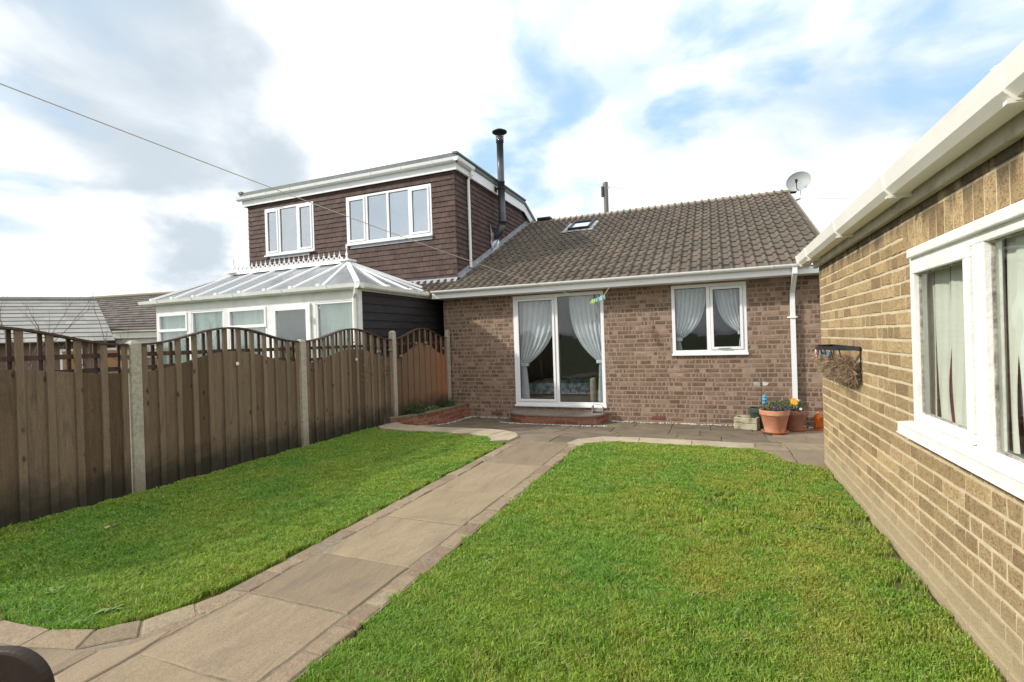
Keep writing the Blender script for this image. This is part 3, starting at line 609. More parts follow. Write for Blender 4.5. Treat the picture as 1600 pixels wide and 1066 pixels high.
for (a, b, top) in bays:
    wo = MB(); t = .045
    zt = 1.94 if top else 2.27
    if top:
        wo.box(a, b, CY0-.012, CY0+.05, 1.90, 1.955); wo.box(a, b, CY0-.012, CY0+.05, 2.215, 2.27); wo.box(a, a+t, CY0-.012, CY0+.05, 1.955, 2.215); wo.box(b-t, b, CY0-.012, CY0+.05, 1.955, 2.215)
    wo.box(a, b, CY0+.005, CY0+.05, .72, .77); wo.box(a, a+.03, CY0+.005, CY0+.05, .77, zt-.045); wo.box(b-.03, b, CY0+.005, CY0+.05, .77, zt-.045); wo.box(a, b, CY0+.005, CY0+.05, zt-.045 if top else 2.24, zt if not top else 1.899)
    w_ = wo.build('window', UPVC, cons, bevel=.003)
    if top: p = MB(); p.box(a+t, b-t, CY0+.02, CY0+.026, 1.955, 2.215); p.build('pane', GL_CONS, w_)
    p = MB(); p.box(a+.03, b-.03, CY0+.03, CY0+.036, .77, (1.895 if top else 2.24)); p.build('pane', GL_CONS, w_)
    bl = MB(); x = a+.02; rd = random.Random(int(-a*100))
    while x < b-.06:
        bl.rn = rd.random(); an = .55 + rd.uniform(-.08, .08)
        bl.quad((x, CY0+.075, .75), (x+.075*cos(an), CY0+.075+.075*sin(an), .75), (x+.075*cos(an), CY0+.075+.075*sin(an), 2.24), (x, CY0+.075, 2.24)); x += .078
    bl.build('vertical_blind', BLIND, w_)
do = MB(); do.box(-7.37, -6.47, CY0-.03, CY0+.045, .16, .30); do.box(-7.37, -6.47, CY0-.03, CY0+.045, 2.17, 2.265); do.box(-7.37, -7.27, CY0-.03, CY0+.045, .30, 2.17); do.box(-6.57, -6.47, CY0-.03, CY0+.045, .30, 2.17); do.box(-7.27, -6.57, CY0-.03, CY0+.045, 1.0, 1.09)
dd = do.build('door', UPVC, cons, bevel=.006)
p = MB(); p.box(-7.27, -6.57, CY0, CY0+.006, 1.09, 2.17); p.build('pane', GL_CONS, dd)
p = MB(); p.box(-7.27, -6.57, CY0-.005, CY0+.02, .30, 1.0); p.build('lower_panel', UPVC, dd)
p = MB(); p.box(-6.545, -6.515, CY0-.04, CY0-.031, 1.10, 1.30); p.box(-6.62, -6.515, CY0-.07, CY0-.055, 1.21, 1.23); p.box(-6.54, -6.52, CY0-.056, CY0-.04, 1.205, 1.235); p.build('handle', UPVCD, dd)
p = MB(); 
for z in (2.0, 1.2, .5): p = MB(); p.box(-6.475, -6.455, CY0-.05, CY0-.031, z-.05, z+.05); p.build('hinge', UPVCD, dd)
# roof
RA = Vector((-6.78, 8.05, 3.17)); RB = Vector((-10.0, 8.05, 3.17)); e0 = 2.53
c1 = Vector((CX1+.05, CY0-.06, e0)); c2 = Vector((CX0-.10, CY0-.06, e0)); c3 = Vector((CX1+.05, CY1, e0)); c4 = Vector((CX0-.1, CY1, e0))
mb = MB(); dz = Vector((0, 0, -.025))
mb.quad(c2, c1, RA, RB); mb.tri(c1, c3, RA); mb.quad(c3, c4, RB, RA); mb.tri(c4, c2, RB)
cr = mb.build('roof_glazing', POLYC, cons)
mb = MB()
def bar(a, b, w_=.03, h=.035):
    a = Vector(a); b = Vector(b); d = (b-a).normalized(); s_ = d.cross(Vector((0, 0, 1))).normalized()*w_; u = Vector((0, 0, h))
    mb.add([a-s_, a+s_, a+s_*.6+u, a-s_*.6+u, b-s_, b+s_, b+s_*.6+u, b-s_*.6+u], [(0, 1, 2, 3), (4, 7, 6, 5), (0, 4, 5, 1), (1, 5, 6, 2), (2, 6, 7, 3), (3, 7, 4, 0)])
bar(c1, RA, .045, .05); bar(c2, RB, .045, .05); bar(c3, RA, .045, .05); bar(c4, RB, .045, .05)
nb = 7
for k in range(nb):
    x = -10.0 + (-6.78+10.0)*(k)/(nb-1) if False else -9.95 + .62*k
    if x < -6.7:
        xt = max(min(x, -6.80), -9.98); bar((x, CY0-.05, e0), (xt, 8.05, 3.17)); bar((x, CY1, e0), (xt, 8.05, 3.17))
bar((-6.15, CY0-.05, e0), RA); 
for y in (7.45, 8.15, 8.8): bar((CX1+.04, y, e0), RA)
bar((-10.6, 7.9, e0), RB)
bar(RA, RB, .07, .05)
mb.build('glazing_bars', UPVC, cr)
for k in range(-1, 7):
    x = -9.95+.62*k
    mb = MB(); mb.box(x-.035, x+.035, CY0-.09, CY0-.05, 2.53, 2.585); mb.build('bar_end_cap', UPVCD, cr)
for y in (7.45, 8.15): mb = MB(); mb.box(CX1+.05, CX1+.09, y-.035, y+.035, 2.53, 2.58); mb.build('bar_end_cap', UPVCD, cr)
# cresting: a rail carrying a row of spear-headed loops, finials at both ends
mb = MB(); mb.box(-10.05, -6.72, 8.02, 8.08, 3.215, 3.245)
x = -9.95
while x < -6.85:
    n = 14
    for k in range(n):
        a0, a1 = 2*pi*k/n, 2*pi*(k+1)/n; r0, r1 = .042, .026
        P = lambda r, a, y: (x + r*cos(a), y, 3.29 + r*sin(a))
        mb.quad(P(r0, a0, 8.04), P(r0, a1, 8.04), P(r1, a1, 8.04), P(r1, a0, 8.04)); mb.quad(P(r0, a0, 8.06), P(r1, a0, 8.06), P(r1, a1, 8.06), P(r0, a1, 8.06)); mb.quad(P(r0, a0, 8.04), P(r0, a0, 8.06), P(r0, a1, 8.06), P(r0, a1, 8.04))
    mb.tube([(x, 8.05, 3.32), (x, 8.05, 3.345), (x, 8.05, 3.385), (x, 8.05, 3.43)], .018, 6, r1=.002)
    mb.box(x+.055, x+.075, 8.04, 8.06, 3.24, 3.30)
    mb.box(x-.03, x+.03, 8.042, 8.058, 3.345, 3.357)
    x += .135
mb.build('ridge_cresting', UPVC, cr)
for fx in (-6.80, -9.98):
    mb = MB(); mb.lathe([(.0, 3.20), (.035, 3.20), (.03, 3.26), (.014, 3.30), (.028, 3.34), (.014, 3.38), (.01, 3.45), (.018, 3.47), (.0, 3.58)], (fx, 8.05, 0), 10); mb.box(fx-.14, fx+.14, 7.93, 8.17, 3.205, 3.235); mb.build('finial', UPVC, cr)
gutter(CX0-.32, CX1+.16, lambda u, v, w: (u, CY0-.041-w, 2.535+v), cons, UPVCD, brk=[-10.3, (-9.3, .04), -8.2, -7.0, -6.0], sq=True)
gutter(CY0-.15, 9.0, lambda u, v, w: (CX1+.042+w, u, 2.535+v), cons, UPVCD, brk=[7.4, 8.3], sq=True)
mb = MB(); mb.tube([(-5.40, 6.59, 2.46), (-5.42, 6.60, 2.38), (-5.50, 6.66, 2.30), (-5.50, 6.66, .2)], .034, 10); mb.build('downpipe', UPVCD, cons)
mb = MB(); mb.box(CX0+.1, CX1-.1, CY0+.1, 10.1, .15, .17); mb.box(CX0+.1, CX1-.1, 10.1, 10.18, .17, 2.5); mb.box(CX0, CX0+.06, CY1, 10.2, .15, 2.5)
mb.build('floor_and_back_wall', mat('conservatory_inside', [(.30, .26, .21), (.36, .32, .27)], 3, bump=0), cons)
# small furniture seen through the trellis is inside the neighbour's room
# ------------------------------------------------------------------ garage
gar = thing('garage', 'buff brick garage with white gutter and flaking white window close to the right', 'garage', (XG+1.3, 2.5, LV))
GY1 = 5.87
GW = (-3.33, -1.15, .985, 1.905)      # u = -Y
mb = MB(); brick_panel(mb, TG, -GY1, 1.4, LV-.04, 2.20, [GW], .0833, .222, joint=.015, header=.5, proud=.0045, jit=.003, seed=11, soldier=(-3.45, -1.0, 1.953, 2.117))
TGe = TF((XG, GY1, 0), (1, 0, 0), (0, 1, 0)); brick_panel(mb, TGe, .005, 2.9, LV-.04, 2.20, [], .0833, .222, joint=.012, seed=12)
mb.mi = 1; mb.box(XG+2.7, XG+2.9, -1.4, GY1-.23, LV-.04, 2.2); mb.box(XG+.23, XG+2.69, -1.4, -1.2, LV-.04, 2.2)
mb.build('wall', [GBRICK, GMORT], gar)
gutter(-6.12, 1.5, lambda u, v, w: (XG-.046-w*1.15, -u, 2.325+v*1.25), gar, SOFFIT, brk=[(-6.07, .06), (-5.55, .05), (-4.3, .03), (-3.15, .03), (-2.0, .03)], sq=True, name='gutter')
mb = MB(); mb.box(XG-.044, XG-.0085, -1.5, GY1+.06, 2.165, 2.36); mb.build('fascia', mat('grimy_fascia', [(.42, .38, .30), (.60, .55, .45)], 5, rough=.7, bump=.2, streak=((.16, .13, .09), .6, (5, 5, 9), .55)), gar)
for y in (5.55, 4.3, 3.15, 2.0):     # arms tying the gutter back to the fascia
    mb = MB(); mb.box(XG-.155, XG-.045, y-.012, y+.012, 2.203, 2.215); mb.build('bracket_arm', SOFFIT, gar)
mb = MB(); mb.rn = .5
A = 28
mb.add([(XG-.06, -1.5, 2.34), (XG-.06, GY1+.05, 2.34), (XG+1.4, GY1+.05, 3.0), (XG+1.4, -1.5, 3.0), (XG+3.0, -1.5, 2.34), (XG+3.0, GY1+.05, 2.34)], [(0, 1, 2, 3), (3, 2, 5, 4), (1, 5, 2)])
mb.add([(XG-.09, .6, 2.335), (XG-.09, 2.16, 2.335), (XG+.5, 2.16, 2.93), (XG+.5, .6, 2.93), (XG-.05, 2.17, 2.33), (XG+.6, 2.17, 2.70)], [(0, 1, 2, 3), (1, 4, 5, 2)])
mb.build('roof', FELT, gar)
wf = window(gar, 'window', TG, GW[0], GW[1], GW[2], GW[3], [.345, .70, 1], w0=-.05, fw=.045, depth=.06, mw=.048, framemat=PAINT, glassmat=GL_OLD, sill=False, sash=[0])
mb = MB(); mb.add([TG(u, v, w) for (u, w, v) in ((-3.38, -.04, .955), (-.9, -.04, .955), (-.9, .072, .952), (-3.38, .072, .952), (-3.38, -.04, 1.018), (-.9, -.04, 1.018), (-.9, .072, 1.008), (-3.38, .072, 1.008))], [(0, 1, 2, 3)[::-1], (4, 5, 6, 7), (2, 6, 7, 3), (0, 4, 5, 1), (0, 3, 7, 4), (1, 5, 6, 2)]); mb.build('sill', PAINT, wf, bevel=.006)
mb = MB(); mb.box(-3.30, -1.05, 1.900, 1.948, -.03, .032, TG); mb.build('head_board', PAINT, wf, bevel=.005)
mb = MB(); mb.box(XG+.25, XG+2.68, -1.18, GY1-.24, LV, LV+.04); mb.build('floor', DARK, gar)
# curtains in the garage window: pale net panels with maroon behind
def sheet(name, T, u0, u1, v0, v1, w, mat_, label, group, cat='curtain', nu=60, nv=24, amp=.02, freq=9, left=None, right=None, origin=None):
    mb = MB(); vs = []
    for j in range(nv+1):
        t = j/nv; v = v1 + (v0-v1)*t; a = left(t) if left else u0; b = right(t) if right else u1
        for i in range(nu+1):
            s_ = i/nu; vs.append(T(a+(b-a)*s_, v, w + amp*sin(freq*2*pi*s_ + 1.2*sin(3*t)) + amp*.4*sin(freq*4.6*pi*s_+t*4)))
    fs = [(j*(nu+1)+i, j*(nu+1)+i+1, (j+1)*(nu+1)+i+1, (j+1)*(nu+1)+i) for j in range(nv) for i in range(nu)]
    mb.add(vs, fs); o = mb.build(name, mat_, None, origin=T((u0+u1)/2, v0, w), smooth=True); tag(o, label, cat, group); return o
def slit(c, top, wd):             # edge that opens into a leaf-shaped gap towards the bottom
    return lambda t: c + (0 if t < top else wd*sin(pi*min(1, (t-top)/(1-top)*.9))**1.1)
gl_ = 'limp pale net curtains hung in the garage window'
bulge = lambda t, t0, t1: max(0, sin(pi*min(1, max(0, (t-t0)/(t1-t0)))))**1.2
sheet('net_curtain', TG, -3.75, -3.21, 1.03, 1.9, -.065, NET, 'narrow shaded net curtain at the far edge of the garage window', gl_, right=lambda t: -3.245, amp=.004, freq=2.5)
sheet('net_curtain', TG, -3.20, -2.98, 1.03, 1.9, -.07, NET, 'pale net curtain between the far edge and first maroon gap of the garage window', gl_, left=lambda t: -3.235+.03*t, right=lambda t: -3.045 - .055*bulge(t, .5, 1.12) , amp=.006, freq=1.0)
sheet('net_curtain', TG, -3.04, -2.76, 1.03, 1.9, -.072, NET, 'pale net curtain against the thick white mullion of the garage window', gl_, left=lambda t: -3.044+.035*bulge(t-.12, .38, 1.02)-.05*bulge(t, .5, 1.12), right=lambda t: -2.86 - .06*bulge(t, .68, 1.2), amp=.006, freq=1.3)
sheet('net_curtain', TG, -2.86, -2.50, 1.03, 1.9, -.072, NET, 'narrow pale net curtain just right of the thick white mullion', gl_, left=lambda t: -2.86, right=lambda t: -2.56, amp=.006, freq=1.2)
sheet('net_curtain', TG, -2.545, -2.46, 1.03, 1.9, -.070, NET, 'slim pale net strip left of the maroon gap in the middle light', gl_, left=lambda t: -2.545, right=lambda t: -2.478 - .035*bulge(t, .42, 1.15), amp=.003, freq=.6)
sheet('net_curtain', TG, -2.47, -1.2, 1.03, 1.9, -.07, NET, 'wide pale net curtain at the right edge of the photo', gl_, left=lambda t: -2.476 + .025*bulge(t, .42, 1.1), amp=.008, freq=5)
sheet('maroon_curtain', TG, -3.9, -1.2, 1.02, 1.92, -.13, MAROON, 'dark maroon curtain showing through gaps behind the net curtains', None, amp=.015, freq=11)

# ------------------------------------------------------------------ bungalow curtains and room
cg = 'pale aqua tied-back curtains of the bungalow'
def drape(T, u0, u1, v0, v1, side, tie, label, w=-.16):
    """u0..u1 width at the rail; gathered to the outer side at fraction 'tie', then hanging narrow"""
    mb = MB(); nu, nv = 70, 40; vs = []
    for j in range(nv+1):
        t = j/nv; v = v1 + (v0-v1)*t
        if t < tie: k = t/tie; wd = (1-k**2.2)*(1-.22) + .22; gath = k
        else: k = (t-tie)/(1-tie); wd = .18 + .06*sin(pi*k/2); gath = 1-.4*k
        for i in range(nu+1):
            s_ = i/nu; sag = 0
            uu = u0 + (u1-u0)*s_*wd if side < 0 else u1 - (u1-u0)*s_*wd
            dv = -.10*s_*sin(pi*min(1, t/tie)) if t < tie else 0
            vs.append(T(uu, v+dv, w + .022*sin(2*pi*7*s_+.8*sin(5*t)) + .010*sin(2*pi*15*s_) + .03*gath*sin(pi*s_)))
    mb.add(vs, [(j*(nu+1)+i, j*(nu+1)+i+1, (j+1)*(nu+1)+i+1, (j+1)*(nu+1)+i) for j in range(nv) for i in range(nu)])
    o = mb.build('curtain', CURT, None, origin=T((u0+u1)/2, v0, w), smooth=True); tag(o, label, 'curtain', cg)
    b = MB(); c0 = (u0+.0, u0+.22*(u1-u0)+.02) if side < 0 else (u1-.22*(u1-u0)-.02, u1)
    vt = v1+(v0-v1)*tie; b.box(c0[0], c0[1], vt-.03, vt+.03, w-.04, w+.055, T); b.build('tie_back', CURT, o, bevel=.01)
drape(TH, -3.60, -2.76, .16, 2.34, -1, .60, 'pale aqua curtain tied back to the left in the patio door')
drape(TH, -2.55, -1.88, .16, 2.34, 1, .58, 'pale aqua curtain tied back to the right in the patio door')
drape(TH, -.66, -.12, 1.22, 2.34, -1, .80, 'pale aqua curtain tied back to the left in the small window')
drape(TH, .02, .48, 1.22, 2.34, 1, .72, 'pale aqua curtain tied back to the right in the small window')
bed = thing('bed', 'bed with blue and white patterned cover seen through the patio door', 'bed', (-3.0, 10.2, .1))
mb = MB(); mb.box(-3.75, -2.35, 9.95, 11.9, .14, .38); mb.build('base', SOFA, bed, bevel=.02)
mb = MB(); nx, ny = 24, 24; vs = [(-3.80+1.5*i/nx, 9.90+2.0*j/ny, .62+.02*sin(i*1.3)*cos(j*.9) - .1*(abs(i/nx-.5)*2)**8) for j in range(ny+1) for i in range(nx+1)]
mb.add(vs, [(j*(nx+1)+i, j*(nx+1)+i+1, (j+1)*(nx+1)+i+1, (j+1)*(nx+1)+i) for j in range(ny) for i in range(nx)]); mb.quad((-3.80, 9.90, .38), (-2.30, 9.90, .38), (-2.30, 9.90, .61), (-3.80, 9.90, .61)); mb.quad((-2.30, 9.9, .38), (-2.30, 11.9, .38), (-2.30, 11.9, .56), (-2.30, 9.9, .56)); mb.build('bedspread', BEDC, bed, smooth=False)
sf = thing('armchair', 'beige armchair behind the right pane of the patio door', 'armchair', (-1.9, 9.9, .1))
mb = MB(); mb.box(-2.25, -1.65, 9.65, 10.3, .14, .50); mb.build('seat', SOFA, sf, bevel=.05)
mb = MB(); mb.box(-2.30, -2.17, 9.6, 10.35, .14, .74); mb.build('arm', SOFA, sf, bevel=.05)
mb = MB(); mb.box(-1.63, -1.50, 9.6, 10.35, .14, .74); mb.build('arm', SOFA, sf, bevel=.05)
mb = MB(); mb.box(-2.25, -1.55, 10.36, 10.55, .14, 1.05); mb.build('backrest', SOFA, sf, bevel=.06)

# ------------------------------------------------------------------ brick doorstep, planter
def blockrow(mb, pts, z0, z1, rows, bl=.21, seed=1, proud=.008, zf=None):
    """courses of bricks along a polyline (outer face to the right of travel)"""
    rd = random.Random(seed); P = [Vector((p[0], p[1], 0)) for p in pts]
    seg = [(P[i+1]-P[i]).length for i in range(len(P)-1)]; tot = sum(seg)
    def at(s_):
        s_ = min(max(s_, 0), tot-1e-6); i = 0
        while s_ > seg[i]: s_ -= seg[i]; i += 1
        d = (P[i+1]-P[i]).normalized(); return P[i]+d*s_, d
    h = (z1-z0)/rows
    for r in range(rows):
        x = -(r % 2)*bl/2
        while x < tot:
            a = max(x+.006, .002); b = min(x+bl-.006, tot-.002); x += bl
            if b-a < .03: continue
            mb.mi = 0; mb.rn = rd.random(); va = z0+r*h+.005; vb = z0+(r+1)*h-.005; o = proud+rd.uniform(-.003, .003)
            ks = 3; ring = []
            for k in range(ks+1):
                p, d = at(a+(b-a)*k/ks); nrm = Vector((d.y, -d.x, 0)); ring.append((p + nrm*.0005, p + nrm*o))
            for k in range(ks):
                (p0, q0), (p1, q1) = ring[k], ring[k+1]; Z = lambda v, z: (v.x, v.y, z)
                mb.quad(Z(q0, va+.003), Z(q1, va+.003), Z(q1, vb-.003), Z(q0, vb-.003)); mb.quad(Z(p0, vb), Z(q0, vb-.003), Z(q1, vb-.003), Z(p1, vb)); mb.quad(Z(p0, va), Z(p1, va), Z(q1, va+.003), Z(q0, va+.003))
            (p0, q0), (p1, q1) = ring[0], ring[-1]
            mb.quad(Z(p0, va), Z(q0, va), Z(q0, vb), Z(p0, vb)); mb.quad(Z(p1, va), Z(p1, vb), Z(q1, vb), Z(q1, va))
    mb.mi = 1
    n = 40
    for k in range(n):
        p, d = at(tot*k/n); q, d2 = at(tot*(k+1)/n); mb.quad((p.x, p.y, z0-.02), (q.x, q.y, z0-.02), (q.x, q.y, z1), (p.x, p.y, z1))
def arc(cx, cy, r, a0, a1, n=8, ry=None): return [(cx+r*cos(radians(a0+(a1-a0)*i/n)), cy+(ry or r)*sin(radians(a0+(a1-a0)*i/n))) for i in range(n+1)]
step = thing('doorstep', 'low red brick step with stone slab top below the patio door', 'step', (-2.75, 8.8, 0))
out_ = [(-3.66, YF-.012)] + arc(-3.18, 8.86, .46, 180, 262, 6, .36) + arc(-2.32, 8.86, .46, 278, 360, 6, .36) + [(-1.84, YF-.012)]
mb = MB(); blockrow(mb, out_, 0, .135, 2, .215, seed=4); mb.build('brick_riser', [RBRICK, RMORT], step)
mb = MB(); ol = [((x+2.75)*1.02-2.75, (y-9.0)*1.05+9.0 if y < 9 else y) for (x, y) in out_]; n = len(ol)
mb.add([(x, y, .137) for x, y in ol] + [(x, y, .168) for x, y in ol], [tuple(range(n, 2*n)), tuple(range(n))[::-1]] + [(i, (i+1) % n, n+(i+1) % n, n+i) for i in range(n)])
mb.build('slab_top', mat('step_slab', [(.17, .13, .11), (.26, .21, .175)], 5, bump=.3, rough=.8), step, bevel=.004)

pl = thing('raised_planter', 'low red brick planter bed in the corner between fence and wall', 'planter', (-4.9, 8.0, 0))
pln = [(-5.12, 7.0), (-4.93, 7.22), (-4.80, 7.6), (-4.72, 8.1), (-4.68, 8.6), (-4.66, YF-.012)]
mb = MB(); blockrow(mb, pln, -.02, .255, 4, .215, seed=6); mb.build('brick_wall', [RBRICK, RMORT], pl)
mb = MB(); inn = [(x-.11, y+.0) for x, y in pln]
for i in range(len(pln)-1):
    a, b, c, d = pln[i], pln[i+1], inn[i+1], inn[i]; mb.rn = random.random(); o = .02
    mb.add([(a[0]+o, a[1], .256), (b[0]+o, b[1], .256), (c[0], c[1], .256), (d[0], d[1], .256), (a[0]+o, a[1], .282), (b[0]+o, b[1], .282), (c[0], c[1], .282), (d[0], d[1], .282)], [(4, 5, 6, 7), (0, 1, 5, 4), (3, 7, 6, 2), (0, 4, 7, 3), (1, 2, 6, 5)])
mb.build('coping', mat('mossy_coping', [(.13, .12, .06), (.24, .21, .14)], 9, bump=.6), pl)
mb = MB(); mb.poly([(-5.14, 7.05, .24)] + [(x-.02, y, .24) for x, y in pln] + [(-5.14, YF-.01, .24)]); mb.build('soil_bed', SOIL, pl)

# ------------------------------------------------------------------ paving
def offset_poly(pts, d):
    c = Vector((sum(p[0] for p in pts)/len(pts), sum(p[1] for p in pts)/len(pts))); out = []; n = len(pts)
    for i in range(n):
        p0, p, p1 = Vector(pts[i-1]), Vector(pts[i]), Vector(pts[(i+1) % n])
        a = (p-p0).normalized(); b = (p1-p).normalized(); na = Vector((-a.y, a.x)); nb_ = Vector((-b.y, b.x)); m = (na+nb_)
        if m.length < 1e-6: m = na
        m.normalize(); k = d/max(.4, m.dot(na)); out.append(p + m*k)
    return out
def slab(mb, pts, zf, joint=.005, thick=.03, jit=.005, bev=.007, rd=random, tilt=.002):
    pts = [Vector(p) for p in pts]
    area = sum(pts[i-1].x*pts[i].y - pts[i].x*pts[i-1].y for i in range(len(pts)))
    if area < 0: pts = pts[::-1]
    sub = []
    for i in range(len(pts)):
        a, b = pts[i], pts[(i+1) % len(pts)]; k = max(1, int((b-a).length/.09))
        for j in range(k):
            q = a + (b-a)*j/k; sub.append((q.x + rd.uniform(-jit, jit), q.y + rd.uniform(-jit, jit)))
    lo = offset_poly(sub, joint); hi = offset_poly([(q.x, q.y) for q in lo], bev); n = len(sub); mb.rn = rd.random()
    tx, ty = rd.uniform(-tilt, tilt), rd.uniform(-tilt, tilt); dz_ = rd.uniform(-.002, .003); c = pts[0]
    Z = lambda q, h: zf(q.y) + h + dz_ + (q.x-c.x)*tx + (q.y-c.y)*ty
    vs = [(q.x, q.y, Z(q, -thick)) for q in lo] + [(q.x, q.y, Z(q, -bev*.7)) for q in lo] + [(q.x, q.y, Z(q, 0)) for q in hi]
    mb.add(vs, [(i, (i+1) % n, n+(i+1) % n, n+i) for i in range(n)] + [(n+i, n+(i+1) % n, 2*n+(i+1) % n, 2*n+i) for i in range(n)] + [tuple(range(2*n, 3*n))])
rd = random.Random(21)
flat = lambda y: hg(y) + .004
PL, PR = -2.55, -1.61
mb = MB(); mb.mi = 0
# big flags of the path
y = 1.42; ji = [1.42, 1.98, 2.52, 3.22, 3.98, 5.0, 6.14]
for a, b in zip(ji, ji[1:]):
    m = rd.uniform(-.015, .015); slab(mb, [(PL+.13, a+m), (PR-.125, a-m*.5), (PR-.125, b), (PL+.13, b)], flat, rd=rd)
# edge setts both sides
mb.mi = 1
for (xa, xb) in ((PL, PL+.13), (PR-.125, PR)):
    y = 1.45
    while y < 6.12:
        L = rd.uniform(.13, .34); e = min(y+L, 6.14)
        if e-y > .05: slab(mb, [(xa + rd.uniform(-.02, .02), y+rd.uniform(-.01, .01)), (xb + rd.uniform(-.012, .012), y+rd.uniform(-.01, .01)), (xb + rd.uniform(-.012, .012), e), (xa + rd.uniform(-.02, .02), e)], flat, rd=rd, jit=.010, joint=.006, tilt=.025)
        y = e
# the curve where the path turns left near the camera
cur = [(-2.55, 1.95), (-2.60, 1.80), (-2.70, 1.60), (-2.83, 1.47), (-3.05, 1.40), (-3.4, 1.37), (-3.85, 1.42), (-4.4, 1.6), (-5.1, 1.72)]
inn = [(-2.42, 1.88), (-2.46, 1.72), (-2.55, 1.50), (-2.73, 1.33), (-3.02, 1.25), (-3.4, 1.22), (-3.9, 1.27), (-4.45, 1.44), (-5.1, 1.56)]
for i in range(len(cur)-1): slab(mb, [cur[i], inn[i], inn[i+1], cur[i+1]], flat, rd=rd, jit=.005)
mb.mi = 0
slab(mb, [(-2.42, 1.43), (-2.46, 1.60), (-2.53, 1.45), (-2.62, 1.38), (-2.60, 1.18), (-2.42, 1.14)], flat, rd=rd)
slab(mb, [(-2.60, 1.37), (-2.75, 1.32), (-3.02, 1.24), (-3.4, 1.21), (-3.4, .80), (-2.62, .76)], flat, rd=rd)
slab(mb, [(-3.42, 1.21), (-3.9, 1.26), (-4.45, 1.43), (-5.1, 1.55), (-5.1, .80), (-3.42, .80)], flat, rd=rd)
slab(mb, [(PL+.13, .72), (PR-.125, .70), (PR-.125, 1.42), (PL+.13, 1.42)], flat, rd=rd)
mb.mi = 1
y = .2
while y < 1.44: e = min(y+rd.uniform(.15, .32), 1.45); slab(mb, [(PR-.125, y), (PR+rd.uniform(-.01, .01), y), (PR, e), (PR-.125, e)], flat, rd=rd, jit=.007, tilt=.01); y = e
for (a, b, c, d) in ((-2.62, -2.42, .72, 1.13),): slab(mb, [(a, c), (b, c), (b, d), (a, d)], flat, rd=rd)
mb.mi = 0
for (a, b, c, d) in ((-5.1, -3.9, .1, .78), (-3.9, -2.7, .1, .74), (-2.7, -1.75, .1, .68), (-5.1, -3.6, -.6, .08), (-3.6, -1.7, -.6, .08)): slab(mb, [(a, c), (b, c), (b, d), (a, d)], flat, rd=rd)
mb.mi = 2; mb.rn = .5
zj = LV - .001
mb.poly([(PL-.01, 1.9, zj), (PL, 6.2, zj), (PR, 6.2, zj), (PR, -.7, zj), (-5.12, -.7, zj), (-5.12, 1.68, zj), (-4.4, 1.56, zj), (-3.85, 1.39, zj), (-3.4, 1.35, zj), (-3.05, 1.38, zj), (-2.83, 1.45, zj), (-2.70, 1.58, zj), (-2.60, 1.78, zj)][::-1])
struct(mb.build('path', [STONE, STONER, JOINT]))
# patio flags beside the house (lower, coloured darker than the path)
mb = MB(); mb.mi = 0
rows = [6.2, 6.72, 7.32, 7.92, 8.45, 8.90]
for r in range(len(rows)-1):
    x = -4.9 + (r % 2)*.3
    while x < .75:
        w_ = rd.choice([.45, .6, .75, .9]); e = min(x+w_, .75)
        if e - x > .1: slab(mb, [(x, rows[r]), (e, rows[r]), (e, rows[r+1]), (x, rows[r+1])], lambda y: hg(y)+.001, rd=rd, tilt=.001)
        x = e
mb.mi = 1
for (x0, x1, y0, y1) in ((.75, 1.35, 5.6, 6.5), (.75, 1.45, 6.5, 7.2), (1.45, 2.2, 6.5, 7.2), (.75, 1.15, 7.2, 8.1), (1.15, 1.8, 7.2, 8.1), (.75, 1.5, 8.1, 8.9), (1.5, 2.2, 8.1, 8.9), (1.35, 2.2, 5.92, 6.5), (.38, .75, 6.36, 6.95)): slab(mb, [(x0, y0), (x1, y0), (x1, y1), (x0, y1)], lambda y: hg(y)+.003, rd=rd)
slab(mb, [(.45, 6.34), (.75, 5.72), (.75, 6.34)], lambda y: hg(y)+.004, rd=rd)
mb.mi = 2; mb.rn = .5
yy = [5.6] + [6.2+.18*i for i in range(16)]
for a, b in zip(yy, yy[1:]):
    x0 = -4.9 if a > 6.15 else .7; mb.quad((x0, a, hg(a)-.010), (2.2, a, hg(a)-.010), (2.2, b, hg(b)-.010), (x0, b, hg(b)-.010))
struct(mb.build('patio', [PATIO, STONE, JOINT]))
# coping stones between lawn and patio
def strip_stones(mb, outer, inner, zf, seed=1, thick=.06):
    r_ = random.Random(seed)
    for i in range(len(outer)-1): slab(mb, [outer[i], outer[i+1], inner[i+1], inner[i]], zf, rd=r_, joint=.003, jit=.002, thick=thick, bev=.005)
mb = MB(); mb.mi = 0
cz = lambda y: LV + .022
outerL = [(-5.10, 6.93), (-5.08, 6.62), (-4.93, 6.47), (-4.55, 6.42), (-3.93, 6.42), (-3.30, 6.40), (-2.98, 6.30), (-2.89, 6.21), (-2.84, 6.10), (-2.80, 5.99)]
innerL = [(-4.99, 7.06), (-4.88, 6.96), (-4.75, 6.86), (-4.45, 6.80), (-3.95, 6.78), (-3.30, 6.80), (-2.88, 6.74), (-2.66, 6.60), (-2.54, 6.38), (-2.56, 6.10)]
strip_stones(mb, outerL, innerL, cz, 3)
outerR = [(-1.60, 6.02), (-1.52, 6.22), (-1.33, 6.38), (-.93, 6.42), (-.30, 6.40), (.40, 6.34)]
innerR = [(-1.80, 6.18), (-1.74, 6.42), (-1.46, 6.66), (-.95, 6.72), (-.30, 6.70), (.40, 6.66)]
strip_stones(mb, outerR, innerR, lambda y: LV+.008, 5)
struct(mb.build('kerb', [COPING]))
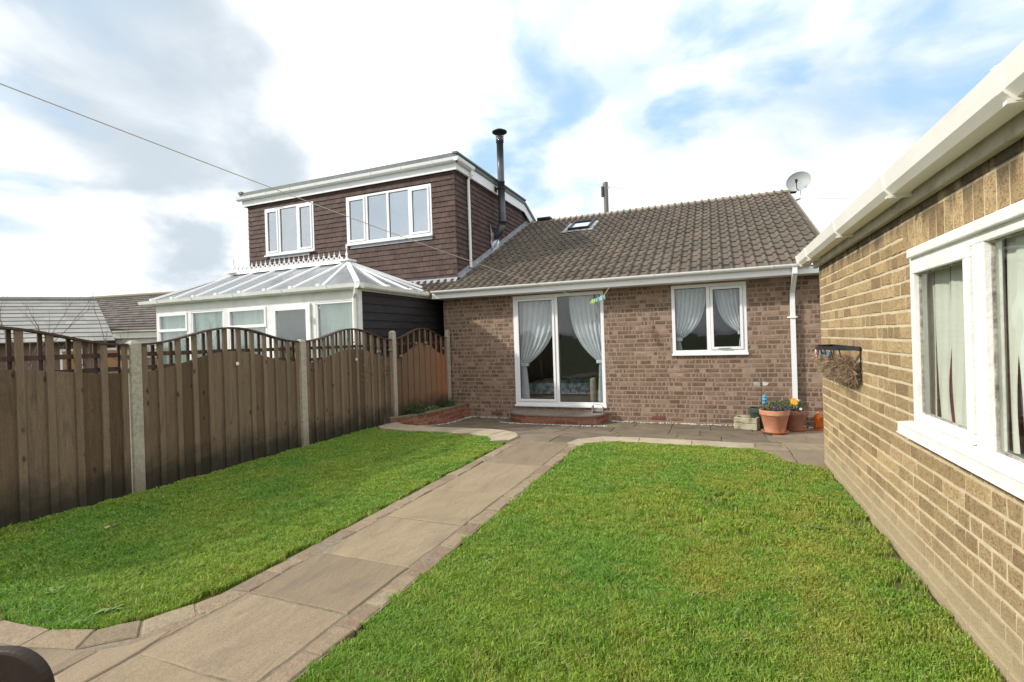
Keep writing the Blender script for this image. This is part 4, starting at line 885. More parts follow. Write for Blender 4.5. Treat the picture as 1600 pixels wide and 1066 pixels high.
# pebbles along the foot of the walls
mb = MB(); rd = random.Random(31)
def pebble(x, y, z, s_):
    mb.rn = rd.random(); a = rd.uniform(0, 6.28); ca, sa = cos(a), sin(a); vs = []
    for (p, q, r_) in ((1, 0, 0), (.3, .75, 0), (-.6, .6, 0), (-.9, -.1, 0), (-.2, -.75, 0), (.6, -.5, 0), (.2, .1, .55), (-.35, 0, .5)):
        vs.append((x+(p*ca-q*sa)*s_, y+(p*sa+q*ca)*s_, z+r_*s_))
    mb.add(vs, [(0, 1, 6), (1, 2, 7, 6), (2, 3, 7), (3, 4, 7), (4, 5, 6, 7), (5, 0, 6)])
for i in range(900):
    x = rd.uniform(-4.6, 1.5); y = YF - .02 - abs(rd.gauss(0, .05))
    if -3.75 < x < -1.75: y = 8.45 - abs(rd.gauss(0, .035)) + .5*max(0, abs(x+2.75)-.6)**2
    if x > .9 and rd.random() < .7: continue
    pebble(x, y, hg(y)+.004, rd.uniform(.008, .018))
for i in range(260):
    t = rd.random(); k = min(int(t*5), 4); f_ = t*5-k; a, b = pln[k], pln[k+1]; x = a[0]+(b[0]-a[0])*f_+.02+abs(rd.gauss(0, .04)); y = a[1]+(b[1]-a[1])*f_
    if y > 7.1: pebble(x, y, hg(y)+.004, rd.uniform(.008, .018))
tag(mb.build('gravel', PEBBLE), 'white pebbles along the foot of the wall, step and planter', 'gravel', kind='stuff')

# ------------------------------------------------------------------ fence
fence = thing('garden_fence', 'weathered brown timber fence with arched trellis top between concrete posts', 'fence', (-5.17, 4.5, LV))
def Tfence(p0, p1):
    p0 = Vector((*p0, 0)); p1 = Vector((*p1, 0)); d = (p1-p0).normalized(); n = Vector((d.y, -d.x, 0)); return (p1-p0).length, (lambda a, b, c: tuple(p0 + d*a + Vector((0, 0, b)) + n*c))
def panel(p0, p1, zb, zend, zpk, npale, wm, lowend, lowpk, seed, label=None):
    L, T = Tfence(p0, p1); rd = random.Random(seed)
    arch = lambda u, e, p: e + (p-e)*(.5-.5*cos(2*pi*min(max(u/L, 0), 1)))
    mb = MB(); bw = L/npale
    for k in range(npale):             # wide boards, alternately set back, with the narrow cover battens that carry on up as trellis
        a, b = k*bw+.004, (k+1)*bw+.004; b = min(b, L-.004); mb.rn = k/(npale-1) if wm is WOODO else rd.random()
        vs = []; nn = 4
        for i in range(nn+1):
            u = a+(b-a)*i/nn; zt = arch(u, lowend, lowpk); vs += [T(u, zb, 0), T(u, zt, 0), T(u, zb, -.014), T(u, zt, -.014)]
        for i in range(nn):
            o = i*4; n0 = len(mb.v)
        mb.add(vs, [f for i in range(nn) for o in [i*4] for f in ((o, o+4, o+5, o+1), (o+2, o+3, o+7, o+6), (o+1, o+5, o+7, o+3))] + [(0, 1, 3, 2), (nn*4, nn*4+2, nn*4+3, nn*4+1)])
    pn = mb.build('fence_panel', wm, fence)
    if label: pn['label'] = label
    mb = MB()
    bb = .052 if L > 1.8 else .036
    for k in range(npale+1):
        u = min(max(k*bw, bb/2+.002), L-bb/2-.002); mb.rn = k/npale*.8 if wm is WOODO else .62+.2*rd.random(); zt = arch(u, zend, zpk)-.01; jx = rd.uniform(-.003, .003)
        mb.box(u-bb/2+jx, u+bb/2+jx, zb-.01, zt, .001, .022, T)
    mb.build('cover_battens', wm, pn)
    mb = MB()
    for k in range(npale):
        u = (k+.5)*bw; mb.rn = rd.random(); 
        if bw > .17: mb.box(k*bw+bw*.72, k*bw+bw*.72+.03, arch(u, lowend, lowpk)-.02, arch(u, zend, zpk)-.012, -.05, -.034, T)
    for zr in (lowend+.02, zend-.12):
        mb.rn = rd.random(); mb.box(.004, L-.004, zr+.0, zr+.042, -.033, -.0145, T)
    mb.build('trellis', TREL, pn)
    mb = MB(); nn = 28; pr = [(-.045, 0), (-.045, .018), (.038, .018), (.038, 0)]
    vs = [T(L*i/nn, arch(L*i/nn, zend, zpk)-.012+h, w) for i in range(nn+1) for (w, h) in pr]
    mb.add(vs, [(i*4+k, i*4+(k+1) % 4, (i+1)*4+(k+1) % 4, (i+1)*4+k) for i in range(nn) for k in range(4)] + [(0, 1, 2, 3), tuple(nn*4+k for k in (3, 2, 1, 0))])
    mb.build('arched_cap', TREL, pn)
    return T, L
FXL = -5.17
panel((FXL, 1.02), (FXL, 3.00), .13, 1.60, 1.755, 10, WOOD, 1.33, 1.42, 1)
T1, L1 = panel((FXL, 3.12), (FXL, 5.09), .13, 1.60, 1.77, 11, WOOD, 1.33, 1.50, 2)
T2, L2 = panel((FXL, 5.21), (FXL, 7.15), .13, 1.60, 1.775, 11, WOOD, 1.30, 1.47, 3)
T3, L3 = panel((FXL, 7.28), (-5.07, 8.86), .22, 1.62, 1.80, 9, WOODO, 1.27, 1.52, 4, 'orange-brown fence panel next to the house wall')
for T, L, z in ((T1, L1, 1.35), (T2, L2, 1.30)):
    mb = MB(); c = T(L*.53, z, .0235); mb.lathe([(0, .004), (.016, .003), (.022, 0)], c, 12, M3=Matrix.Rotation(pi/2, 3, 'Y')); mb.build('pale_badge', WHITEM, fence)
for (x, y, zb, zt, w_) in ((FXL, .95, LV, 1.63, .05), (FXL, 3.06, LV, 1.635, .048), (FXL, 5.15, LV, 1.625, .048), (FXL+.0, 7.215, .2, 1.75, .045), (-5.055, 8.93, .2, 1.77, .04)):
    mb = MB(); z1 = zt-.03
    mb.add([(x-w_, y-w_, zb-.1), (x+w_, y-w_, zb-.1), (x+w_, y+w_, zb-.1), (x-w_, y+w_, zb-.1), (x-w_, y-w_, z1), (x+w_, y-w_, z1), (x+w_, y+w_, z1), (x-w_, y+w_, z1), (x-w_*.5, y-w_*.5, zt), (x+w_*.5, y-w_*.5, zt), (x+w_*.5, y+w_*.5, zt), (x-w_*.5, y+w_*.5, zt)],
           [(0, 1, 5, 4), (1, 2, 6, 5), (2, 3, 7, 6), (3, 0, 4, 7), (4, 5, 9, 8), (5, 6, 10, 9), (6, 7, 11, 10), (7, 4, 8, 11), (8, 9, 10, 11)])
    mb.build('concrete_post', CONC, fence, bevel=.006)
# little lanterns hung on the far trellis
for k, (T, u, z, lb) in enumerate(((T2, L2*.80, 1.40, 'small grey lantern hung on the third fence panel, nearest the camera'), (T2, L2*.955, 1.42, 'small grey lantern on the trellis just before the third concrete post'), (T3, L3*.06, 1.30, 'small grey lantern low on the orange panel just after the post'), (T3, L3*.34, 1.52, 'small grey lantern left of the orange panel arch top'), (T3, L3*.53, 1.52, 'small grey lantern at the top of the orange panel arch'), (T3, L3*.90, 1.40, 'small grey lantern at the house end of the fence'))):
    c = Vector(T(u, z, .05)); t = thing('hanging_lantern', lb, 'lantern', c, 'small lanterns hung on the fence trellis')
    mb = MB(); mb.lathe([(0, -.035), (.02, -.032), (.034, -.012), (.036, .004), (.022, .02), (.008, .026), (0, .026)], c, 10); mb.build('globe', mat('lantern_grey', [(.10, .11, .09), (.2, .2, .17)], 20) if k == 0 else bpy.data.materials['lantern_grey'], t, smooth=True)
    mb = MB(); mb.tube([c+Vector((0, 0, .024)), c+Vector((-.01, 0, .06)), c+Vector((-.035, 0, .075))], .003, 5); mb.build('hook', IRON, t)

# ------------------------------------------------------------------ grass
def npoly(P, x, y):
    c = np.zeros(len(x), bool); n = len(P)
    for i in range(n):
        (x0, y0), (x1, y1) = P[i-1], P[i]
        k = ((y0 > y) != (y1 > y)) & (x < (x1-x0)*(y-y0)/((y1-y0) if y1 != y0 else 1e-9)+x0); c ^= k
    return c
LAWN_L = [(-5.12, 1.72), (-4.4, 1.60), (-3.85, 1.43), (-3.4, 1.37), (-3.05, 1.40), (-2.83, 1.48), (-2.70, 1.61), (-2.625, 1.81), (-2.585, 2.1), (-2.58, 5.98), (-2.82, 5.98), (-2.88, 6.16), (-2.99, 6.28), (-3.30, 6.38), (-4.55, 6.40), (-4.93, 6.45), (-5.12, 6.6)]
LAWN_R = [(-1.60, .3), (-1.60, 6.02), (-1.52, 6.21), (-1.33, 6.36), (-.93, 6.40), (-.30, 6.38), (.40, 6.32), (.55, 6.12), (.66, 5.84), (.76, 5.72), (.96, 5.70), (.985, 5.6), (.985, .3)]
def vnoise(x, y, s, seed):
    r_ = np.random.default_rng(seed); G = r_.random((64, 64)); X = x*s+100; Y = y*s+100; xi = np.floor(X).astype(int); yi = np.floor(Y).astype(int); fx = X-xi; fy = Y-yi; fx = fx*fx*(3-2*fx); fy = fy*fy*(3-2*fy)
    g = lambda a, b: G[a % 64, b % 64]
    return (g(xi, yi)*(1-fx)+g(xi+1, yi)*fx)*(1-fy) + (g(xi, yi+1)*(1-fx)+g(xi+1, yi+1)*fx)*fy
def grass(P, n, seed):
    r_ = np.random.default_rng(seed); xs_ = [p[0] for p in P]; ys_ = [p[1] for p in P]
    X = np.empty(0); Y = np.empty(0)
    while len(X) < n:
        x = r_.uniform(min(xs_)-.03, max(xs_)+.03, n); y = r_.uniform(min(ys_), max(ys_)+.03, n)
        d = np.hypot(x, y); jx_ = (vnoise(x, y, 11, 3)-.5)*.07+(vnoise(x, y, 31, 4)-.5)*.035; jy_ = (vnoise(x, y, 12, 5)-.5)*.07+(vnoise(x, y, 29, 6)-.5)*.03
        keep = npoly(P, x+jx_, y+jy_) & (x < .985) & (r_.random(n) < np.clip(2.2/np.maximum(d, .5), .42, 1)) 
        nz = .35*vnoise(x, y, 2.2, seed)+.35*vnoise(x*.8+y*.6, y*.8-x*.6, 7, seed+1)+.3*vnoise(x*.6-y*.8, y*.6+x*.8, 19, seed+2)
        edge = np.where(x > .82, (x-.82)/.17, 0)*.6*vnoise(x*.9+y*.4, y*.9-x*.4, 3.1, 77)
        keep &= (nz - .28*edge - .10*(x > -1.6)*np.clip((x+.4)/1.2, 0, 1)) > r_.random(n)*.36 + .10
        keep &= ~((y < 1.0) & (d < .8))
        X = np.concatenate([X, x[keep]]); Y = np.concatenate([Y, y[keep]])
    X = X[:n]; Y = Y[:n]; d = np.hypot(X, Y)
    tuft = vnoise(X, Y, 13, seed+5)*.45 + vnoise(X*.7+Y*.7, Y*.7-X*.7, 29, seed+8)*.25 + vnoise(X, Y, 2.5, seed+6)*.3
    h = (.007 + .033*tuft**1.6*r_.uniform(.4, 1.3, n)) * np.where(r_.random(n) < .02, 1.5, 1)
    h = h * np.where(X > .6, .8, 1)
    w = (.0011 + .0011*r_.random(n)) * (1 + .28*np.maximum(0, d-2.0)); az = r_.uniform(0, 2*pi, n); lean = r_.uniform(.3, 1.9, n)*h; la = r_.uniform(0, 2*pi, n)
    z0 = LV - .022
    ax, ay = np.cos(az)*w, np.sin(az)*w; lx, ly = np.cos(la)*lean, np.sin(la)*lean
    V = np.empty((n, 5, 3)); V[:, 0] = np.stack([X-ax, Y-ay, np.full(n, z0)], 1); V[:, 1] = np.stack([X+ax, Y+ay, np.full(n, z0)], 1)
    V[:, 2] = np.stack([X+ax*.8+lx*.35, Y+ay*.8+ly*.35, z0+.022+h*.55], 1); V[:, 3] = np.stack([X-ax*.8+lx*.35, Y-ay*.8+ly*.35, z0+.022+h*.55], 1); V[:, 4] = np.stack([X+lx, Y+ly, z0+.022+h*.95], 1)
    return V, r_.random(n)
def build_grass(V, rn, name, m, label):
    n = len(V); me = bpy.data.meshes.new(name); me.vertices.add(n*5); me.vertices.foreach_set('co', V.reshape(-1).astype(np.float32))
    b = np.arange(n)*5; li = np.stack([b, b+1, b+2, b+3, b+3, b+2, b+4], 1).reshape(-1)
    me.loops.add(n*7); me.loops.foreach_set('vertex_index', li.astype(np.int32)); me.polygons.add(n*2)
    ls = np.stack([np.arange(n)*7, np.arange(n)*7+4], 1).reshape(-1); me.polygons.foreach_set('loop_start', ls.astype(np.int32))
    me.update(calc_edges=True); a = me.attributes.new('rnd', 'FLOAT', 'FACE'); a.data.foreach_set('value', np.repeat(rn, 2).astype(np.float32)); me.materials.append(m); me.validate()
    o = bpy.data.objects.new(name, me); COL.objects.link(o); tag(o, label, 'grass', kind='stuff'); return o
def grass_mat():
    m = bpy.data.materials.new('grass_blade'); m.use_nodes = True; t = m.node_tree; n_ = t.nodes; l = t.links; b = n_['Principled BSDF']
    at = n_.new('ShaderNodeAttribute'); at.attribute_name = 'rnd'; g = n_.new('ShaderNodeNewGeometry')
    r1 = n_.new('ShaderNodeValToRGB'); l.new(at.outputs['Fac'], r1.inputs[0]); e = r1.color_ramp.elements
    e[0].position = 0; e[0].color = (.11, .215, .02, 1); e[1].position = .90; e[1].color = (.40, .53, .09, 1); x = e.new(.5); x.color = (.225, .385, .038, 1); x = e.new(.94); x.color = (.46, .38, .20, 1)
    tx = n_.new('ShaderNodeTexNoise'); l.new(g.outputs['Position'], tx.inputs[0]); tx.inputs['Scale'].default_value = 1.6; tx.inputs['Detail'].default_value = 6
    r2 = n_.new('ShaderNodeValToRGB'); l.new(tx.outputs[0], r2.inputs[0]); e = r2.color_ramp.elements; e[0].position = .33; e[0].color = (.70, .90, .9, 1); e[1].position = .66; e[1].color = (1.12, 1.02, 1.0, 1)
    mx = n_.new('ShaderNodeMix'); mx.data_type = 'RGBA'; mx.blend_type = 'MULTIPLY'; mx.inputs[0].default_value = 1; l.new(r1.outputs[0], mx.inputs[6]); l.new(r2.outputs[0], mx.inputs[7])
    sx_ = n_.new('ShaderNodeSeparateXYZ'); l.new(g.outputs['Position'], sx_.inputs[0]); mr = n_.new('ShaderNodeMapRange'); l.new(sx_.outputs[0], mr.inputs[0]); mr.inputs[1].default_value = -1.3; mr.inputs[2].default_value = .6; mr.inputs[3].default_value = -.06; mr.inputs[4].default_value = .10
    t2 = n_.new('ShaderNodeTexNoise'); l.new(g.outputs['Position'], t2.inputs[0]); t2.inputs['Scale'].default_value = 3.5; t2.inputs['Detail'].default_value = 7; t2.inputs['Roughness'].default_value = .7
    ad = n_.new('ShaderNodeMath'); ad.operation = 'ADD'; l.new(t2.outputs[0], ad.inputs[0]); l.new(mr.outputs[0], ad.inputs[1]); m2 = n_.new('ShaderNodeMapRange'); l.new(ad.outputs[0], m2.inputs[0]); m2.inputs[1].default_value = .50; m2.inputs[2].default_value = .72; m2.inputs[4].default_value = .5
    mo = n_.new('ShaderNodeMix'); mo.data_type = 'RGBA'; l.new(m2.outputs[0], mo.inputs[0]); l.new(mx.outputs[2], mo.inputs[6]); mo.inputs[7].default_value = (.46, .38, .085, 1); mx = mo
    l.new(mx.outputs[2], b.inputs['Base Color']); b.inputs['Roughness'].default_value = .55; b.inputs['Specular IOR Level'].default_value = .25
    tr = n_.new('ShaderNodeBsdfTranslucent'); l.new(mx.outputs[2], tr.inputs[0]); ms = n_.new('ShaderNodeMixShader'); ms.inputs[0].default_value = .22
    l.new(b.outputs[0], ms.inputs[1]); l.new(tr.outputs[0], ms.inputs[2]); l.new(ms.outputs[0], n_['Material Output'].inputs[0]); return m
GM = grass_mat()
for P, n, sd, lb in ((LAWN_L, 330000, 41, 'green lawn between the timber fence and the path'), (LAWN_R, 460000, 42, 'green lawn between the path and the garage')):
    V, rn = grass(P, n, sd); build_grass(V, rn, 'grass', GM, lb)
    mb = MB(); mb.poly([(x, y, LV-.020) for x, y in P]); struct(mb.build('lawn_soil', mat('lawn_thatch', [(.06, .048, .022), (.10, .10, .028), (.15, .155, .04)], 14, rough=1, bump=1, bscale=60)))
# broad-leaved weeds in the lawn
def leaf(mb, c, az, L, w, lift, rd, droop=.3):
    c = Vector(c); d = Vector((cos(az), sin(az), 0)); s_ = Vector((-sin(az), cos(az), 0)); pts = []
    for i, (t, ww) in enumerate(((0, .15), (.35, .8), (.7, 1), (1, .05))):
        p = c + d*L*t + Vector((0, 0, lift*sin(t*pi*.6) - droop*L*t*t)); pts.append((p - s_*w*ww/2, p + s_*w*ww/2))
    mb.rn = rd.random()
    for (a, b), (c_, d_) in zip(pts, pts[1:]): mb.quad(a, b, d_, c_)
rd = random.Random(51)
wl = [((.36, 3.05), 'broad pale weed near the garage foot at mid lawn'), ((.52, 2.2), 'pale weed rosette by the garage foot in the near right lawn'), ((.18, 1.75), 'flat weed at the bottom of the right lawn'), ((-1.30, 2.75), 'small weed near the path edge in the right lawn'), ((-2.95, 1.60), 'pale weed at the tip of the left lawn'), ((-3.5, 1.62), 'weed clump on the curved edge of the left lawn'), ((-4.55, 2.2), 'weed in the shaded left lawn by the fence'), ((.05, 1.5), 'low weed near the bottom edge of the photo'), ((.6, 3.9), 'small weed in bare soil beside the garage')]
for (x, y), lb in wl:
    mb = MB()
    for k in range(rd.randint(7, 12)): leaf(mb, (x+rd.uniform(-.03, .03), y+rd.uniform(-.03, .03), LV+.012), rd.uniform(0, 6.28), rd.uniform(.03, .055), rd.uniform(.012, .020), .012, rd)
    tag(mb.build('lawn_weed', LEAFP, None, origin=(x, y, LV)), lb, 'weed', 'weeds growing in the lawn')
for (x, y, lb) in ((-4.3, 2.35, 'pale brown dead leaf on the left lawn near the fence'), (-.35, 1.62, 'curled dead leaf in the near right lawn')):
    mb = MB()
    for k in range(3): leaf(mb, (x, y, LV+.025), rd.uniform(0, 6.28), .05, .035, .015, rd)
    tag(mb.build('dead_leaf', DRY, None, origin=(x, y, LV)), lb, 'leaf', 'dead leaves')

# ------------------------------------------------------------------ pots and ornaments
def pot(c, r_top, r_bot, h, m, label, group, sm=None, thick=.02, soil=True):
    t = thing('plant_pot', label, 'plant pot', c, group); c = Vector(c); z0 = .022 if sm else 0
    mb = MB(); mb.lathe([(0, z0), (r_bot, z0), (r_top*.93, h*.78), (r_top*.95, h*.79), (r_top, h*.80), (r_top*1.02, h*.97), (r_top, h), (r_top-thick, h), (r_top*.88, h*.85), (0, h*.85)], c, 32); o = mb.build('body', m, t)
    for p in o.data.polygons: p.use_smooth = True
    e = o.modifiers.new('e', 'EDGE_SPLIT'); e.split_angle = radians(40)
    if sm: mb = MB(); mb.lathe([(0, .002), (r_bot*1.15, .002), (r_bot*1.38, .03), (r_bot*1.38, .036), (r_bot*1.30, .034), (r_bot*1.1, .012), (0, .012)], c, 32); mb.build('saucer', sm, t, smooth=False)
    if soil: mb = MB(); mb.lathe([(0, h*.90), (r_top*.88, h*.88)], c, 20); mb.build('soil', SOIL, t)
    return t
pg = 'pots grouped by the downpipe'
P1 = (.80, 8.44, hg(8.44)+.004); P2 = (1.10, 8.74, .004)
pot(P1, .205, .135, .35, TERRA, 'large terracotta pot on a saucer, in front by the downpipe', pg, SAUCER)
pot(P2, .165, .12, .31, TERRAD, 'smaller darker terracotta pot behind the large one', pg, SAUCER)
pot((.60, 8.83, .004), .13, .10, .32, GREENPOT, 'dark green glazed pot with pale rim behind the stone trough', pg, None, soil=True)
def bush(name, c, r, h, n, label, cat, seed, m=LEAF, L=(.03, .06), group=None, flat_=1.0):
    rd = random.Random(seed); mb = MB()
    for k in range(n):
        a = rd.uniform(0, 6.28); q = sqrt(rd.random())*r; zz_ = rd.random()**.7*h*(1-.45*(q/r)**2)
        leaf(mb, (c[0]+q*cos(a), c[1]+q*sin(a)*flat_, c[2]+zz_), rd.uniform(0, 6.28), rd.uniform(*L), rd.uniform(.010, .02), rd.uniform(-.01, .03), rd, .5)
    st = MB()
    for k in range(14):
        a = rd.uniform(0, 6.28); q = rd.random()*r*.6; st.tube([(c[0]+q*cos(a)*.4, c[1]+q*sin(a)*.4*flat_, c[2]), (c[0]+q*cos(a), c[1]+q*sin(a)*flat_, c[2]+h*.8)], .003, 4)
    t = thing(name, label, cat, c, group); mb.build('foliage', m, t); st.build('stems', TWIG, t); return t
def bloom(parent, c, r, m, rd, n=5):
    mb = MB(); c = Vector(c)
    for k in range(n):
        a = 2*pi*k/n; mb.rn = rd.random(); p = c + Vector((cos(a)*r*.55, -.005, sin(a)*r*.55)); mb.lathe([(0, .004), (r*.35, .003), (r*.52, 0)], p, 8, M3=Matrix.Rotation(pi/2, 3, 'X'))
    mb.build('flower', m, parent)
rd = random.Random(61)
t = bush('pansy_plant', (P1[0]+.03, P1[1], .30), .17, .20, 420, 'leafy winter pansies filling the large terracotta pot', 'plant', 62)
for k in range(5): bloom(t, (P1[0]+rd.uniform(-.1, .14), P1[1]-.15, .38+rd.uniform(-.04, .06)), .022, PURPLEP, rd)
t = bush('pansy_plant', (P2[0], P2[1], .27), .15, .22, 340, 'pansies with an orange-yellow flower in the smaller terracotta pot', 'plant', 63)
for (dx, dz_) in ((0, .215), (-.012, .18), (.02, .17)): bloom(t, (P2[0]+dx-.02, P2[1]-.15, .27+dz_), .035, YELLOWP, rd)
bloom(t, (P2[0]+.07, P2[1]-.15, .35), .02, WHITEM, rd)
t = thing('stake_ornament', 'blue glass flame-shaped ornament on a stake in the large terracotta pot', 'ornament', (P1[0]-.13, P1[1], .33))
mb = MB(); mb.lathe([(0, .42), (.022, .43), (.034, .455), (.026, .475), (.038, .50), (.028, .53), (.030, .55), (.012, .575), (0, .58)], (P1[0]-.13, P1[1], 0), 9); mb.build('glass_head', BLUEG, t)
mb = MB(); mb.tube([(P1[0]-.13, P1[1], .29), (P1[0]-.13, P1[1], .42)], .006, 6); mb.build('stake', IRON, t)
t = thing('butterfly_ornament', 'pale metal butterfly ornament on a thin wire above the green pot', 'ornament', (.66, 8.82, .3))
mb = MB()
for sx in (-1, 1):
    mb.poly([(.655, 8.80, .70), (.655+sx*.04, 8.79, .745), (.655+sx*.11, 8.78, .73), (.655+sx*.09, 8.785, .69), (.655+sx*.03, 8.80, .675)])
mb.build('wings', mat('pale_tin', [(.55, .52, .45), (.75, .73, .68)], 30, rough=.4, bump=.1, metal=.3), t); mb = MB(); mb.tube([(.66, 8.80, .28), (.655, 8.80, .71)], .003, 5); mb.tube([(.655, 8.79, .68), (.655, 8.79, .73)], .008, 6); mb.build('wire_stem', IRON, t)
# stone trough
t = thing('stone_trough', 'small mossy rectangular stone trough left of the terracotta pots', 'trough', (.44, 8.72, 0))
M_ = Matrix.Rotation(radians(-16), 3, 'Z'); Tt = lambda x, y, z: tuple(Vector((.44, 8.72, .004)) + M_ @ Vector((x, y, z)))
mb = MB(); mb.box(-.17, .17, -.13, .13, 0, .10, Tt); mb.box(-.17, .17, -.13, -.09, .10, .19, Tt); mb.box(-.17, .17, .09, .13, .10, .19, Tt); mb.box(-.17, -.13, -.09, .09, .10, .19, Tt); mb.box(.13, .17, -.09, .09, .10, .19, Tt)
mb.build('basin', STONEP, t, bevel=.012); mb = MB(); mb.quad(Tt(-.13, -.09, .165), Tt(.13, -.09, .165), Tt(.13, .09, .165), Tt(-.13, .09, .165)); mb.build('soil', SOIL, t)
# amber lantern by the garage corner
t = thing('amber_lantern', 'orange glass candle lantern at the foot of the wall by the garage corner', 'lantern', (1.43, 8.80, .004))
mb = MB(); mb.lathe([(0, .02), (.05, .02), (.06, .06), (.055, .14), (.058, .20), (.045, .24), (.0, .25)], (1.43, 8.80, .004), 8); mb.build('glass_body', AMBER, t)
mb = MB(); mb.lathe([(0, 0), (.062, 0), (.062, .02), (0, .02)], (1.43, 8.80, .004), 12); mb.lathe([(0, .25), (.03, .25), (.02, .28), (0, .285)], (1.43, 8.80, .004), 10); mb.build('cap_and_base', mat('amber_plastic', [(.45, .12, .02), (.5, .15, .03)], 10, rough=.4), t)
# boot scraper on the step
t = thing('boot_scraper', 'small metal boot scraper with brushes at the right end of the doorstep', 'boot scraper', (-1.98, 8.86, .168))
mb = MB(); mb.box(-2.08, -2.065, 8.80, 8.92, .169, .30); mb.box(-1.895, -1.88, 8.80, 8.92, .169, .27); mb.box(-2.065, -1.895, 8.83, 8.838, .20, .235); mb.tube([(-2.072, 8.86, .29), (-2.05, 8.85, .33), (-1.92, 8.85, .32), (-1.887, 8.86, .27)], .006, 6); mb.build('frame', SILVER, t)
mb = MB(); mb.box(-2.06, -1.90, 8.86, 8.90, .175, .25); mb.build('brush', DRY, t)
# planting in the brick bed
bush('shrub', (-4.95, 7.55, .24), .17, .26, 420, 'dark leafy shrub at the near end of the brick planter', 'plant', 71, L=(.03, .06))
bush('shrub', (-4.86, 8.50, .24), .17, .22, 420, 'dark leafy shrub at the far end of the brick planter', 'plant', 72, L=(.03, .05))
bush('shrub', (-4.90, 8.02, .24), .13, .12, 220, 'low pale green plant between the two planter shrubs', 'plant', 73, m=LEAFP, L=(.03, .05))
mb = MB(); rd = random.Random(74)
for k in range(16):
    a = rd.uniform(-1, 1); x, y = -5.08+rd.uniform(-.05, .06), 6.85+rd.uniform(-.12, .15); mb.tube([(x, y, .19), (x+a*.04, y+.02, .19+rd.uniform(.1, .2)), (x+a*.09, y, .19+rd.uniform(.2, .30))], .003, 4, r1=.001)
tag(mb.build('dry_stalks', TWIG, None, origin=(-5.08, 6.85, .19)), 'bare dry stalks at the fence foot beside the curved coping', 'plant')
# climbing plant behind fence by conservatory
bush('climber', (-5.30, 6.45, .8), .22, .85, 160, 'yellow-green climber behind the trellis of the third fence panel', 'plant', 75, m=LEAFP, L=(.04, .07), flat_=.6)
bush('climber', (-5.28, 6.95, .7), .20, .85, 260, 'dark green climber behind the trellis before the third post', 'plant', 76, flat_=.8, L=(.03, .06))

# ------------------------------------------------------------------ hay-rack basket on the garage wall
t = thing('wall_basket', 'black iron wall basket with dead brown grass and coloured enamel discs on garage wall', 'wall basket', (XG, 4.85, 1.1))
ya, yb, zt_, dp_ = 4.36, 5.28, 1.385, .20
mb = MB(); q = lambda s_, z: (XG-.012-(dp_*(sin(pi*s_)**.45)*(.25+.75*((z-1.10)/(zt_-1.10))**.6) if z > 1.1 else .02), yb+(ya-yb)*s_, z)
rim = [q(i/24, zt_) for i in range(25)]
for a, b in zip(rim, rim[1:]): mb.quad((a[0], a[1], a[2]-.014), (b[0], b[1], b[2]-.014), (b[0], b[1], b[2]+.014), (a[0], a[1], a[2]+.014)); mb.quad((a[0]+.006, a[1], a[2]-.014), (a[0]+.006, a[1], a[2]+.014), (b[0]+.006, b[1], b[2]+.014), (b[0]+.006, b[1], b[2]-.014)); mb.quad((a[0], a[1], a[2]+.014), (b[0], b[1], b[2]+.014), (b[0]+.006, b[1], b[2]+.014), (a[0]+.006, a[1], a[2]+.014))
for i in range(1, 10):
    s_ = i/10; mb.tube([q(s_, zt_-.28*k/5) for k in range(6)], .005, 5)
mb.box(XG-.014, XG-.009, ya, yb, zt_-.014, zt_+.014); mb.box(XG-.014, XG-.009, ya, ya+.015, 1.12, zt_); mb.box(XG-.014, XG-.009, yb-.015, yb, 1.12, zt_)
mb.build('frame', IRON, t)
mb = MB(); rd = random.Random(81)
for k in range(10000):
    s_ = rd.random(); z = 1.13+.20*rd.random()**.8; p = Vector(q(min(max(s_, .03), .97), max(z, 1.11))); p.x = XG-.015 - (XG-.012-p.x)*rd.random()**.3*1.08
    d = Vector((rd.uniform(-1, .4), rd.uniform(-1, 1), rd.uniform(-1, .4))).normalized()*rd.uniform(.02, .075); s2 = Vector((rd.uniform(-1, 1), rd.uniform(-1, 1), rd.uniform(-1, 1)))*.0018; mb.rn = rd.random()
    mb.quad(p-s2, p+s2, p+d+s2*.4, p+d-s2*.4)
mb.build('dead_grass', DRY, t)
for s_, m_, m2 in ((.20, WHITEM, REDM), (.34, WHITEM, REDM), (.46, REDM, WHITEM), (.58, BLUEG, YELM), (.76, BLUEG, REDM)):
    p = Vector(q(s_, zt_-.048)) + Vector((-.012, 0, 0)); mb = MB(); mb.lathe([(0, .004), (.028, .003), (.032, 0)], p, 12, M3=Matrix.Rotation(-pi/2, 3, 'Y')); e = mb.build('enamel_disc', m_, t); mb = MB(); mb.lathe([(0, .003), (.016, 0)], p+Vector((-.005, 0, -.03)), 10, M3=Matrix.Rotation(-pi/2, 3, 'Y')); mb.build('enamel_drop', m2, e)

